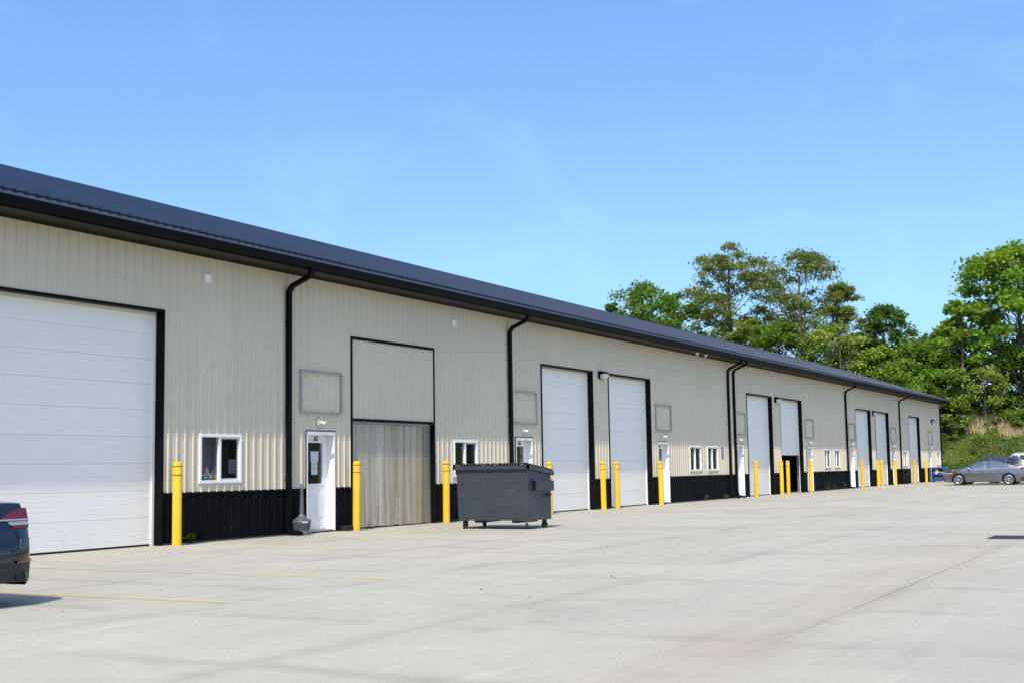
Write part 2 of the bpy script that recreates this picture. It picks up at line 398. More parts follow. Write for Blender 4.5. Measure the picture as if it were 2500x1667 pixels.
M['grate'] = mat('cast_iron', (0.035, 0.028, 0.025), 0.7, var=0.3, scale=20)
M['bark'] = mat('bark', (0.11, 0.085, 0.062), 0.95, var=0.35, scale=4, bump=0.6, bscale=12)

# ------------------------------------------------------------------ ground, hillside
def hill(x, y):
    x = np.asarray(x, float); y = np.asarray(y, float)
    d = np.clip((x - 88.5 + 0.6*np.sin(y*0.21))/16.0, 0, 1); s = d*d*(3-2*d)
    z = -0.07 + 4.5*s + np.clip(x-104, 0, 200)*0.05
    z = z + 0.12*np.sin(x*0.9+y*0.5)*s + 0.10*np.sin(y*1.3-x*0.3)*s
    return z
xs = np.concatenate([np.linspace(-900, -60, 8), np.linspace(-40, 86, 10), np.linspace(88, 130, 43), np.linspace(140, 900, 12)])
ys = np.concatenate([np.linspace(-900, -100, 8), np.linspace(-80, 80, 81), np.linspace(110, 900, 8)])
X, Y = np.meshgrid(xs, ys, indexing='ij'); Z = hill(X, Y)
vv = np.stack([X, Y, Z], -1).reshape(-1, 3).tolist(); ny = len(ys)
ff = [(i*ny+j, (i+1)*ny+j, (i+1)*ny+j+1, i*ny+j+1) for i in range(len(xs)-1) for j in range(ny-1)]
gme = bpy.data.meshes.new('ground'); gme.from_pydata(vv, [], ff); gme.materials.append(M['ground'])
gme.polygons.foreach_set('use_smooth', [True]*len(gme.polygons))
tag(link('ground', gme), kind='structure')

# concrete lot: every slab a piece of its own near the camera
lot = tag(link('pavement', MB().box(-45, 88.3, -70, 0.35, -0.16, -0.008).mesh('pavement', M['joint'])), kind='structure')
GX, GY, OX, OY = 2.44, 3.05, -5.0, -8.5
slab_cache = {}
cells = []
i0, i1 = int((-45-OX)//GX)+1, int((88-OX)//GX)
for i in range(i0, i1):
    xa, xb = OX+i*GX, OX+(i+1)*GX
    rows = []
    for j in range(-20, 3):
        ya, yb = OY+j*GY, OY+(j+1)*GY
        if yb > 0.1: yb = 0.30
        if yb - ya < 0.3: continue
        if ya >= 0: continue
        if ya > -2.5 and yb < 0.2 and j < 2: pass
        rows.append((ya, yb))
    for ya, yb in rows:
        c = Vector(((xa+xb)/2, (ya+yb)/2, 0)) - Vector(CAM)
        depth = c.dot(fw); sx = c.dot(rt)/max(depth, .1)
        vis = depth > 2.5 and abs(sx) < 0.47
        cells.append((0 if vis else 1, depth if depth > 0 else 999, xa, xb, ya, yb))
cells.sort()
G = 0.0032
restm = MB()
for k, (nv, dpt, xa, xb, ya, yb) in enumerate(cells):
    if k < 290 and nv == 0:
        key = (round(xb-xa, 3), round(yb-ya, 3))
        if key not in slab_cache:
            w_, d_ = key
            slab_cache[key] = MB().box(G, w_-G, G, d_-G, -0.0075, 0.0).mesh('slab', M['concrete'], bevel=0.0025)
        o = link('slab', slab_cache[key], lot, (xa, ya, 0.0))
        o.location.z = random.uniform(-0.0015, 0.0015)
    else:
        restm.box(xa+G, xb-G, ya+G, yb-G, -0.0075, 0.0)
tag(restm.build('far_slabs', M['concrete'], lot, fix=False), kind='stuff')

def stripe(x, y0, y1):
    b = MB(); n = 14
    for k in range(n):
        ya, yb = y0+(y1-y0)*k/n, y0+(y1-y0)*(k+1)/n
        b.quad((x-0.06, ya, 0.005), (x+0.06, ya, 0.005), (x+0.06, yb, 0.005), (x-0.06, yb, 0.005))
    return b.build('parking_stripe', M['line'], lot, fix=False)
for x in (-7.0, -4.1, -1.12, 3.82, 6.75, 9.35, 32.0, 34.8, 37.9, 53.5, 56.4, 59.3, 62.6, 66.4, 69.3, 72.2):
    stripe(x, -8.47, -1.8)

# storm drain grate
gr = thing('drain_grate', 'rusty cast iron drain grate set flush in the concrete at right edge', 'drain', (9.7, -14.85, 0))
MB().box(-0.42, 0.42, -0.72, 0.72, 0.002, 0.006).build('pit_shade', M['letter'], gr)  # solid black plate, painted as the shade of the pit below the bars
fr = MB(); fr.box(-0.46, 0.46, -0.76, -0.70, 0.003, 0.013).box(-0.46, 0.46, 0.70, 0.76, 0.003, 0.013).box(-0.46, -0.41, -0.70, 0.70, 0.003, 0.013).box(0.41, 0.46, -0.70, 0.70, 0.003, 0.013)
fr.build('grate_frame', M['grate'], gr)
for k in range(13):
    y = -0.66+k*0.11
    MB().box(-0.41, 0.41, y-0.022, y+0.022, 0.004, 0.011).build('bar', M['grate'], gr)

# ------------------------------------------------------------------ warehouse
B = thing('warehouse_building', 'long beige ribbed metal warehouse with black wainscot and dark roof', 'warehouse')
XL, XR, RIB = -22.0, 85.0, 0.2286
WZ = 0.99          # wainscot height
EAVE = 5.74
SEC = [0.037, 0.545, 1.055, 1.562, 2.069, 2.577, 3.075, 3.55, 4.025, 4.44]
bays = [(-1.08, 3.80), (9.88, 13.60), (19.67, 23.38), (24.59, 28.29), (39.24, 42.94), (44.17, 47.85), (58.83, 62.55), (63.72, 67.44), (73.5, 77.2)]
entries = [(8.22, 9.29), (17.99, 19.06), (28.89, 29.96), (37.59, 38.66), (48.48, 49.55), (57.15, 58.22), (68.05, 69.12), (80.25, 81.32)]
wins = [(4.795, 6.055), (14.53, 15.80), (32.12, 33.38), (34.08, 35.35), (51.75, 53.0), (53.75, 55.0), (71.25, 72.5), (83.1, 84.35)]
openings = [(a+0.05, b-0.05, -1, 4.455) for a, b in bays] + [(a+0.03, b-0.03, -1, 2.225) for a, b in entries] + [(a+0.05, b-0.05, 1.21, 2.09) for a, b in wins]
PROF = [(-0.030, 0), (-0.017, 0.024), (0.017, 0.024), (0.030, 0), (0.064, 0), (0.070, 0.004), (0.082, 0.004), (0.088, 0), (0.1406, 0), (0.1466, 0.004), (0.1586, 0.004), (0.1646, 0)]
PH = 0.065
def prof_pts(x0, x1, extra=()):
    pts = []
    k = int(math.floor((x0-PH)/RIB))-1
    while k*RIB+PH < x1+RIB:
        for dx, h in PROF: pts.append((k*RIB+PH+dx, h))
        k += 1
    pts.sort()
    px = [p[0] for p in pts]; ph = [p[1] for p in pts]
    xsn = [p for p in px if x0+1e-5 < p < x1-1e-5] + [x0, x1] + [e for e in extra if x0 < e < x1]
    xsn = sorted(set(round(v, 5) for v in xsn))
    return [(v, float(np.interp(v, px, ph))) for v in xsn]
def siding(x0, x1, z0, z1, y0, ops):
    ext = [e for a, b, c, d in ops for e in (a, b)]
    pp = prof_pts(x0, x1, ext); b = MB()
    for (xa, ha), (xb, hb) in zip(pp[:-1], pp[1:]):
        xm = (xa+xb)/2; segs = [(z0, z1)]
        for a, bb, c, d in ops:
            if a < xm < bb:
                ns = []
                for s0, s1 in segs:
                    if d <= s0 or c >= s1: ns.append((s0, s1)); continue
                    if c > s0: ns.append((s0, c))
                    if d < s1: ns.append((d, s1))
                segs = ns
        for s0, s1 in segs:
            b.quad((xa, y0-ha, s0), (xb, y0-hb, s0), (xb, y0-hb, s1), (xa, y0-ha, s1))
    return b
SH = 4*RIB; x = XL; k0 = math.floor((XL-PH)/SH)
edges = [XL] + [k*SH+PH+RIB/2 for k in range(k0, k0+130) if XL+0.2 < k*SH+PH+RIB/2 < XR-0.1] + [XR]
for xa, xb in zip(edges[:-1], edges[1:]):
    b = siding(xa, xb, WZ, EAVE-0.002, 0.0, openings)
    if b.f: b.build('siding_sheet', M['siding'], B, fix=False)
    b = siding(xa, xb, 0.055, WZ-0.012, 0.004, openings)
    if b.f: b.build('wainscot_sheet', M['wains'], B, fix=False)
# trims along the base and the top of the wainscot, broken at the doors
def spans(x0, x1, cuts):
    out = []; cur = x0
    for a, b in sorted(cuts):
        if b <= x0 or a >= x1: continue
        if a > cur: out.append((cur, a))
        cur = max(cur, b)
    if cur < x1: out.append((cur, x1))
    return out
for a, b in spans(XL, XR, bays+entries):
    MB().prism_x([(-0.026, WZ-0.03), (0.0, WZ-0.03), (0.0, WZ+0.012), (-0.026, WZ-0.012)], a, b).build('wainscot_cap', M['black'], B)
    MB().prism_x([(-0.03, 0.03), (0.02, 0.03), (0.02, 0.065), (-0.024, 0.065)], a, b).build('base_trim', M['black'], B)
    MB().box(a, b, 0.0, 0.25, -0.01, 0.05).build('sill_beam', M['joint'], B)
# screws in rows along the girts
def screws(xs_, z, y):
    for xk in xs_:
        n = len(sb.v)
        for j in range(6):
            a = j*math.pi/3; sb.v.append((xk+0.0085*math.cos(a), y, z+0.0085*math.sin(a)))
        for j in range(6):
            a = j*math.pi/3; sb.v.append((xk+0.006*math.cos(a), y-0.006, z+0.006*math.sin(a)))
        sb.f.append(tuple(n+6+j for j in range(6)))
        for j in range(6): sb.f.append((n+j, n+(j+1) % 6, n+6+(j+1) % 6, n+6+j))
sb = MB()
for z in (5.62, 4.977, 4.177, 3.377, 2.577, 1.777, 1.04):
    good = []
    k = int(XL/RIB)+1
    while k*RIB < 50:
        xk = k*RIB+0.004
        if not any(a-0.06 < xk < b+0.06 and c-0.05 < z < d+0.1 for a, b, c, d in openings) or (9.98 < xk < 13.5 and 2.65 < z < 4.4): good.append(xk)
        k += 1
    screws(good, z, -0.0012)
tag(sb.build('screw_heads', M['screw'], B, fix=False), kind='stuff')

# hidden shell so that the inside is really dark
MB().box(XL, XR, 17.2, 17.35, 0, EAVE).build('back_wall', M['siding'], B)
MB().box(XL, XL+0.08, 0.02, 17.2, 0, EAVE).build('end_wall', M['siding'], B)
MB().box(XR-0.08, XR-0.002, 0.02, 17.2, 0, EAVE).build('end_wall', M['siding'], B)
MB().box(XL+0.08, XR-0.08, 0.25, 17.2, -0.01, 0.028).build('floor_slab', M['joint'], B)
MB().box(XL+0.08, XR-0.08, 6.0, 6.1, 0.03, 5.5).build('inner_wall', M['room'], B)
MB().box(XL+0.08, XR-0.08, 0.02, 17.2, 5.5, 5.56).build('ceiling_liner', M['room'], B)
for xp in (7.54, 17.6, 24.0, 37.0, 43.6, 56.5, 63.1, 70.4):
    MB().box(xp-0.05, xp+0.05, 0.03, 6.0, 0.03, 5.5).build('partition_wall', M['room'], B)
for s in (XL, XR):     # gable triangles
    MB().prism_x([(0.0, EAVE), (17.2, EAVE), (8.6, 8.95)], s-0.05, s-0.004).build('gable_siding', M['siding'], B)

# roof: ribbed sheets up a 4:12 slope, gutter, fascia, grooved soffit
SL = 1/3.0; RY, RZ = 8.6, 6.02+(8.6+0.66)/3.0
def roof_z(y): return 6.02+(y+0.66)*SL
RX0, RX1 = XL-0.5, XR+0.55
redges = [RX0] + [k*SH+PH+RIB/2 for k in range(k0-2, k0+132) if RX0+0.2 < k*SH+PH+RIB/2 < RX1-0.1] + [RX1]
RPROF_UP = Vector((0, -SL, 1)).normalized()
for xa, xb in zip(redges[:-1], redges[1:]):
    pp = prof_pts(xa, xb); b = MB(); ya, yb = -0.72, RY
    for (x0, h0), (x1, h1) in zip(pp[:-1], pp[1:]):
        b.quad((x0, ya, roof_z(ya)+h0*1.2), (x1, ya, roof_z(ya)+h1*1.2), (x1, yb, roof_z(yb)+h1*1.2), (x0, yb, roof_z(yb)+h0*1.2))
        b.quad((x0, ya, roof_z(ya)-0.004), (x1, ya, roof_z(ya)-0.004), (x1, ya, roof_z(ya)+h1*1.2), (x0, ya, roof_z(ya)+h0*1.2))
    b.build('roof_sheet', M['roof'], B, fix=False)
MB().prism_x([(RY, roof_z(RY)), (18.0, roof_z(RY)-(18.0-RY)*SL), (18.0, roof_z(RY)-(18.0-RY)*SL-0.05), (RY, roof_z(RY)-0.05)], RX0, RX1).build('rear_roof', M['roof'], B)
MB().prism_x([(RY-0.22, roof_z(RY-0.22)+0.026), (RY, roof_z(RY)+0.05), (RY+0.22, roof_z(RY-0.22)+0.026), (RY+0.22, roof_z(RY-0.22)+0.02), (RY, roof_z(RY)+0.03), (RY-0.22, roof_z(RY-0.22)+0.02)], RX0, RX1).build('ridge_cap', M['roof'], B)
# solid black blocks painted as the shaded hollows under each rib at the eave
cl = MB(); k = int((RX0-PH)/RIB)+1
while k*RIB+PH < RX1-0.05:
    xc = k*RIB+PH; cl.box(xc-0.045, xc+0.045, -0.742, -0.7215, roof_z(-0.72)-0.024, roof_z(-0.72)+0.004); k += 1
tag(cl.build('rib_hollow_shade', M['letter'], B, fix=False), kind='stuff')
MB().prism_x([(-0.765, 5.90), (-0.70, 5.992), (-0.70, 5.985), (-0.755, 5.90)], RX0, RX1).build('eave_flashing', M['flash'], B)
gut = MB(); gut.prism_x([(-0.64, 5.745), (-0.735, 5.745), (-0.755, 5.78), (-0.775, 5.86), (-0.775, 5.895), (-0.64, 5.895)], RX0, RX1)
gut.build('gutter', M['black'], B)
MB().box(RX0, RX1, -0.64, -0.60, 5.715, 5.93).build('fascia', M['black'], B)
sf = MB(); xx = RX0; 
while xx < RX1-0.05:
    x2 = min(xx+0.1016, RX1)
    sf.box(xx+0.003, x2-0.003, -0.60, -0.002, EAVE-0.004, EAVE+0.01); xx = x2
sf.box(RX0, RX1, -0.60, -0.002, EAVE+0.004, EAVE+0.014)
tag(sf.build('soffit', M['soffit'], B, fix=False), kind='stuff')
MB().box(RX0, RX1, -0.026, -0.001, EAVE-0.05, EAVE-0.006).build('frieze_trim', M['soffit'], B)
MB().prism_x([(-0.66, 5.80), (8.6, 5.80+9.26*SL+0.05), (8.6, 6.02+9.26*SL), (-0.66, 6.02)], RX1, RX1+0.02).build('rake_trim', M['black'], B)
# corner trim
MB().box(XR-0.10, XR+0.03, -0.03, -0.02, 0.03, EAVE-0.01).box(XR+0.004, XR+0.03, -0.02, 0.12, 0.03, EAVE-0.01).build('corner_trim', M['black'], B)

def downspout(x, lab, out=0.26):
    p = [(x, -0.69, 5.75), (x, -0.69, 5.66), (x, -0.64, 5.58), (x, -0.17, 5.40), (x, -0.085, 5.28), (x, -0.08, 5.1), (x, -0.08, 0.30), (x, -0.10, 0.16), (x, -0.16, 0.08), (x, -0.16-out, 0.045)]
    d = MB().bar(p, 0.112, 0.085, (1, 0, 0)).build('downspout', M['black'], B, label=lab)
    for z in (4.6, 2.5, 1.2):
        MB().box(x-0.062, x+0.062, -0.122, -0.02, z-0.015, z+0.015).build('strap', M['black'], d)
downspout(7.53, 'black downspout left of the first entry door'); downspout(17.63, 'black downspout behind the dumpster')
downspout(36.70, 'left one of the paired black downspouts'); downspout(37.42, 'right one of the paired black downspouts')
downspout(56.5, 'black downspout right of the small paired windows'); downspout(70.5, 'black downspout second from the far corner')
downspout(84.93, 'black downspout on the far corner')
downspout(-8.0, 'black downspout at the near end')

# ---- overhead doors
def section(w, h):
    """one insulated door section with fine horizontal ribs"""
    prof = [(0.0, 0.006), (0.004, 0.0)]; n = 6
    for k in range(1, n):
        z = h*k/n; prof += [(z-0.006, 0.0), (z-0.002, 0.0035), (z+0.002, 0.0035), (z+0.005, 0.0)]
    prof += [(h-0.004, 0.0), (h-0.0005, 0.006)]
    b = MB()
    for (za, ya), (zb, yb) in zip(prof[:-1], prof[1:]):
        b.quad((0, ya, za), (w, ya, za), (w, yb, zb), (0, yb, zb))
    b.quad((0, 0.045, 0), (0, 0.045, h), (w, 0.045, h), (w, 0.045, 0))
    b.quad((0, 0.006, h), (w, 0.006, h), (w, 0.045, h), (0, 0.045, h)); b.quad((0, 0.006, 0), (0, 0.045, 0), (w, 0.045, 0), (w, 0.006, 0))
    return b
def overhead(a, b, lab, lift=0.0):
    e = part('overhead_door', B, (0, 0, 0), lab)
    x0, x1 = a+0.05, b-0.05; DY = 0.19
    # black jamb trims and returns
    MB().box(a, x0, -0.029, 0.17, 0.0, 4.455).build('jamb_trim', M['black'], e)
    MB().box(x1, b, -0.029, 0.17, 0.0, 4.455).build('jamb_trim', M['black'], e)
    MB().box(a, b, -0.029, 0.17, 4.455, 4.505).build('head_trim', M['black'], e)
    # pale stops at the door face
    MB().box(x0, x0+0.065, 0.155, 0.185, 0.0, 4.39).build('stop', M['white'], e)
    MB().box(x1-0.065, x1, 0.155, 0.185, 0.0, 4.39).build('stop', M['white'], e)
    MB().box(x0, x1, 0.155, 0.185, 4.39, 4.455).build('head_stop', M['cream'], e)
    MB().box(x0, x1, 0.17, 0.35, 4.455, 4.6).build('header', M['black'], e)
    w = x1-x0-0.01
    for za, zb in zip(SEC[:-1], SEC[1:]):
        za += lift; zb += lift
        if za > 4.42: break
        section(w, min(zb, 4.5)-za-0.002).build('door_section', M['door'], e, loc=(x0+0.005, DY, za), fix=False)
    MB().box(x0+0.005, x1-0.005, DY+0.005, DY+0.04, 0.004+lift, 0.036+lift).build('bottom_seal', M['rubber'], e)
    if lift:
        for s in (x0+0.02, x1-0.06):
            MB().box(s, s+0.03, DY+0.05, DY+0.09, 0.03, 4.4).build('track', M['galv'], e)
labs = ['white sectional overhead door cut by the left edge of the photo', None, 'white sectional overhead door just behind the dumpster', 'white sectional overhead door beside door A4',
        'white sectional overhead door right of the paired downspouts', 'white overhead door raised partway, dark opening below', 'first narrow white overhead door before the far windows',
        'narrow white overhead door under a wall lamp far along', 'last white overhead door before the far corner']
for k, (a, b) in enumerate(bays):
    if k == 1: continue
    overhead(a, b, labs[k], 1.78 if k == 5 else 0.0)

# ---- infilled bay with strip curtain
a, b = bays[1]; e = part('curtained_bay', B, label='bay with siding above and a milky plastic strip curtain below')
MB().box(a, a+0.085, -0.031, 0.12, 0.0, 4.445).build('jamb_trim', M['black'], e)
MB().box(b-0.06, b, -0.031, 0.12, 0.0, 4.445).build('jamb_trim', M['black'], e)
MB().box(a, b, -0.033, 0.12, 4.445, 4.51).build('head_trim', M['black'], e)
MB().box(a+0.085, b-0.06, -0.032, 0.12, 2.535, 2.59).build('lintel_trim', M['black'], e)
siding(a+0.085, b-0.06, 2.59, 4.445, 0.008, []).build('infill_siding', M['siding'], e, fix=False)
MB().box(a+0.085, b-0.06, 0.125, 0.30, 2.5, 4.6).build('header', M['dark'], e)
rail = MB().box(a+0.085, b-0.10, 0.055, 0.065, 2.475, 2.53)
for k in range(58):
    xk = a+0.12+k*0.06
    if xk < b-0.14: rail.box(xk-0.012, xk+0.012, 0.049, 0.055, 2.49, 2.515)
rail.build('hanger_rail', M['galv'], e)
x0, x1 = a+0.085, b-0.06; ns = 24; pit = (x1-x0-0.05)/ns
for k in range(ns):
    xa = x0+0.01+k*pit; wd_ = pit*1.55; rr = random.Random(100+k)
    lean = rr.uniform(-0.05, 0.05)+(0.05 if k in (8, 15, 16) else 0); yb = 0.075+0.012*(k % 2); mtk = 'strip'
    if k >= ns-3: mtk = 'strip_clear'
    elif k in (12, 15, 19, 20): mtk = 'strip_yellow'
    elif k in (7, 8): mtk = 'strip_white'
    bmk = MB(); nz_ = 10; nx_ = 4; z0 = 0.02+rr.uniform(0, 0.03); bow = rr.uniform(0.005, 0.014)
    ph = rr.uniform(0, 6)
    def P(i, j):
        u = i/nx_; z = 2.47-(2.47-z0)*j/nz_; f = j/nz_
        return (min(xa+u*wd_+lean*f*f, x1-0.004), yb-bow*math.sin(math.pi*u)*(0.5+f) + 0.012*math.sin(ph+4*f)*f, z)
    for i in range(nx_):
        for j in range(nz_):
            n = len(bmk.v); bmk.v += [P(i, j+1), P(i+1, j+1), P(i+1, j), P(i, j)]; bmk.f.append((n, n+1, n+2, n+3))
    me = bmk.mesh('curtain_strip', M[mtk], fix=False)
    bm = bmesh.new(); bm.from_mesh(me); bmesh.ops.remove_doubles(bm, verts=bm.verts, dist=1e-5); bm.to_mesh(me); bm.free()
    me.polygons.foreach_set('use_smooth', [True]*len(me.polygons))
    link('curtain_strip', me, e)

# ---- lettering
def text_mesh(s, size, mt, bold=0.0, sx=1.0):
    cu = bpy.data.curves.new('lettering', 'FONT'); cu.body = s; cu.size = size; cu.offset = bold; cu.extrude = 0.002; cu.align_x = 'CENTER'
    to = bpy.data.objects.new('lettering', cu); COL.objects.link(to)
    bpy.context.view_layer.update()
    me = bpy.data.meshes.new_from_object(to.evaluated_get(bpy.context.evaluated_depsgraph_get()))
    bpy.data.objects.remove(to); bpy.data.curves.remove(cu)
    for v in me.vertices: v.co = Vector((v.co.x*sx, -v.co.z, v.co.y))
    me.materials.clear(); me.materials.append(mt); return me

def notice(parent, x0, x1, y, z0, z1, lines=6):
    nt_ = MB().box(x0, x1, y-0.002, y, z0, z1)
    o = nt_.build('notice', M['paper'], parent)
    if lines:
        pr_ = MB(); w = x1-x0; h = z1-z0
        for k, fr_ in enumerate((0.5, 0.28, 0.3, 0.62, 0, 0.46, 0.3)[:lines+1]):
            if fr_: zc = z1-h*(0.24+0.11*k); pr_.box((x0+x1)/2-w*fr_/2, (x0+x1)/2+w*fr_/2, y-0.004, y-0.0025, zc-h*0.016, zc+h*0.016)
        if len(pr_.v): 
            for vv_ in (): pass
            pm = pr_.mesh('print', M['print']); 
            # the print is part of the sheet
            o.data.materials.append(M['print'])
            bm = bmesh.new(); bm.from_mesh(o.data); nf = len(bm.faces); bm.from_mesh(pm); bm.faces.ensure_lookup_table()
            for f_ in bm.faces[nf:]: f_.material_index = 1
            bm.to_mesh(o.data); bm.free()
    return o

# ---- entry doors
def entry(a, b, num=None, lab=None, papers=()):
    e = part('entry_door', B, label=lab); H = 2.225; DY = 0.17
    MB().box(a-0.004, b+0.004, -0.029, -0.006, H+0.03, H+0.052).box(a-0.012, a, -0.029, -0.006, 0.0, H+0.052).box(b, b+0.010, -0.029, -0.006, 0.0, H+0.052).build('edge_trim', M['black'], e)
    # frame: face + deep returns
    MB().box(a, a+0.05, -0.030, DY+0.05, 0.03, H).build('frame_side', M['white'], e, bevel=0.004)
    MB().box(b-0.05, b, -0.030, DY+0.05, 0.03, H).build('frame_side', M['white'], e, bevel=0.004)
    MB().box(a, b, -0.031, DY+0.05, H, H+0.03).box(a+0.05, b-0.05, -0.030, DY+0.05, H-0.045, H-0.0005).build('frame_head', M['white'], e)
    MB().box(a+0.04, b-0.04, 0.0, DY+0.05, 0.03, 0.065).build('threshold', M['galv'], e)
    x0, x1 = a+0.053, b-0.053; zt = H-0.048; gx0, gx1, gz0, gz1 = x0+0.19, x1-0.19, 1.09, 2.01
    leaf = MB(); leaf.box(x0, x1, DY, DY+0.04, 0.072, gz0).box(x0, x1, DY, DY+0.04, gz1, zt).box(x0, gx0, DY, DY+0.04, gz0, gz1).box(gx1, x1, DY, DY+0.04, gz0, gz1)
    leaf.build('door_leaf', M['white'], e)
    fm = MB(); t_ = 0.035
    fm.box(gx0-t_, gx1+t_, DY-0.012, DY-0.0005, gz0-t_, gz0).box(gx0-t_, gx1+t_, DY-0.012, DY-0.0005, gz1, gz1+t_).box(gx0-t_, gx0, DY-0.012, DY-0.0005, gz0, gz1).box(gx1, gx1+t_, DY-0.012, DY-0.0005, gz0, gz1)
    fm.build('glass_moulding', M['white'], e)
    MB().box(gx0, gx1, DY+0.012, DY+0.016, gz0, gz1).build('pane', M['glass'], e)
    MB().box(gx0-0.15, gx1+0.15, DY+0.20, DY+0.21, gz0-0.2, gz1+0.1).build('dark_backing', M['dark'], e)  # near-black sheet behind the glass, painted as the unlit interior
    xm = (x0+x1)/2
    for c in (xm-0.17, xm+0.17):
        pn = MB()
        for (i, d_) in ((0.0, 0.0), (0.018, -0.008), (0.045, -0.008), (0.06, 0.0)): pass
        pn.box(c-0.115, c+0.115, DY-0.006, DY-0.0005, 0.30, 0.88).box(c-0.085, c+0.085, DY-0.013, DY-0.006, 0.335, 0.845)
        pn.build('raised_panel', M['white'], e, bevel=0.005)
    hd = MB().lathe([(0.03, 0.0), (0.03, -0.012), (0.012, -0.02), (0.012, -0.045), (0.026, -0.055), (0.026, -0.075), (0.012, -0.082)], 12, (x0+0.065, DY, 0.98), 'y')
    hd.build('door_knob', M['steel'], e, smooth=True)
    if num:
        o = link('unit_number', text_mesh(num, 0.145, M['letter'], 0.006, 0.92), e, (xm+0.05, DY-0.0035, 2.055))
    for pz in papers: notice(e, *pz)
entry(*entries[0], 'A2', 'white entry door numbered A2 with two notices on the glass', [(8.63, 8.915, 0.178, 1.59, 1.815, 0), (8.66, 8.88, 0.18, 1.29, 1.592, 6)])
entry(*entries[1], 'A3', 'white entry door numbered A3 behind the dumpster', [(18.36, 18.60, 0.178, 1.22, 1.5, 6)])
entry(*entries[2], 'A4', 'white entry door numbered A4')
for k in range(3, 8): entry(*entries[k])

# ---- windows
def window(a, b, lab=None, room=True):
    w = part('window', B, label=lab); z0, z1 = 1.155, 2.14
    f = MB(); t_ = 0.062
    f.box(a, b, -0.036, 0.09, z0, z0+t_).box(a, b, -0.036, 0.09, z1-t_, z1).box(a, a+t_, -0.036, 0.09, z0+t_, z1-t_).box(b-t_, b, -0.036, 0.09, z0+t_, z1-t_)
    f.build('frame', M['white'], w, bevel=0.005)
    xm = (a+b)/2-0.02
    MB().box(xm-0.03, xm+0.035, -0.022, 0.06, z0+t_, z1-t_).build('mullion', M['white'], w, bevel=0.004)
    # sliding half: grey inner sash and insect screen
    s = MB(); xa, xb, za, zb = xm+0.035, b-t_, z0+t_, z1-t_; q = 0.035
    s.box(xa, xb, 0.012, 0.035, za, za+q).box(xa, xb, 0.012, 0.035, zb-q, zb).box(xb-q, xb, 0.012, 0.035, za+q, zb-q)
    s.build('sash', M['sash'], w)
    MB().box(xa, xb-q, 0.020, 0.022, za+q, zb-q).build('insect_screen', M['screen'], w)
    MB().box(a+t_, xm-0.03, 0.030, 0.035, za, zb).build('pane', M['glass'], w)
    MB().box(xa, xb-q, 0.050, 0.055, za+q, zb-q).build('pane', M['glass'], w)
    MB().box(a-0.1, b+0.1, 0.09, 0.34, z0-0.02, z0+0.045).build('inner_sill', M['sash'], w)
    return w
wl = ['white sliding window with gnome figurines inside', 'white sliding window partly behind the dumpster', 'left one of two windows beside the blue sign', 'right one of two windows beside the blue sign',
      'left one of two small windows far along', 'right one of two small windows far along', 'narrow-looking window left of the last big door', 'last window by the far corner']
W = [window(*w, lab=wl[k]) for k, w in enumerate(wins)]
notice(W[0], 5.735, 5.945, 0.046, 1.345, 1.635, 6)
# gathered dark curtain behind the first window
cu = MB(); n = 46
for k in range(n):
    xa = 4.80+k*0.028; f0 = 0.36+0.018*math.sin(k*1.35)+0.008*math.sin(k*3.1); f1 = 0.36+0.018*math.sin((k+1)*1.35)+0.008*math.sin((k+1)*3.1)
    cu.quad((xa, f0, 1.1), (xa+0.028, f1, 1.1), (xa+0.028-0.02*(xa-5.2), f1, 2.2), (xa-0.02*(xa-5.2), f0, 2.2))
cu.build('curtain', M['curtain'], W[0], fix=False)
for k in (1, 2, 3, 4, 5, 6, 7):
    a, b = wins[k]; MB().box(a-0.2, b+0.2, 0.62, 0.63, 1.0, 2.3).build('dark_backing', M['dark'], W[k])  # dark sheets added behind the panes; their colour stands for the room's shade

# ---- empty sign frames, lamps, vents
def sign_frame(xc, lab=None):
    a, b, z0, z1 = xc-0.765, xc+0.765, 2.66, 3.62; t_ = 0.036; e = part('sign_frame', B, label=lab)
    MB().box(a, b, -0.065, -0.021, z1-t_, z1).build('rail', M['galv'], e)
    MB().box(a, b, -0.065, -0.021, z0, z0+t_).build('rail', M['galv'], e)
    MB().box(a, a+t_, -0.064, -0.021, z0+t_, z1-t_).build('stile', M['galv'], e)
    MB().box(b-t_, b, -0.064, -0.021, z0+t_, z1-t_).build('stile', M['galv'], e)
def door_lamp(xc):
    e = part('door_lamp', B, (xc, 0, 2.46))
    MB().lathe([(0.07, -0.02), (0.085, -0.032), (0.085, -0.05), (0.05, -0.075), (0.0, -0.078)], 16, (0, 0, 0), 'y', cap=False).build('base', M['bulb'], e, smooth=True)
    MB().tube([(0.02, -0.07, 0.0), (0.05, -0.12, -0.015), (0.075, -0.155, -0.03)], [0.03, 0.036, 0.042], 10).build('lampholder', M['bulb'], e, smooth=True)
for k, xc in enumerate((8.75, 18.53, 29.45, 38.17, 49.04, 57.75, 68.6, 80.85)):
    sign_frame(xc); door_lamp(xc-0.1)
def wall_lamp(xc, zc, lab):
    e = part('wall_lamp', B, (xc, 0, zc), lab)
    MB().prism_x([(-0.02, -0.125), (-0.02, 0.125), (-0.15, 0.125), (-0.27, 0.075), (-0.27, 0.045), (-0.10, 0.02), (-0.10, -0.125)], -0.19, 0.19).build('housing', M['black'], e, bevel=0.008)
    MB().prism_x([(-0.101, -0.12), (-0.101, 0.018), (-0.262, 0.042), (-0.255, -0.02), (-0.20, -0.105)], -0.175, 0.175).build('lens', M['lens'], e, bevel=0.006)
wall_lamp(23.98, 4.40, 'black wall lamp between the two doors behind the dumpster'); wall_lamp(43.56, 4.37, 'black wall lamp beside the half-raised door')
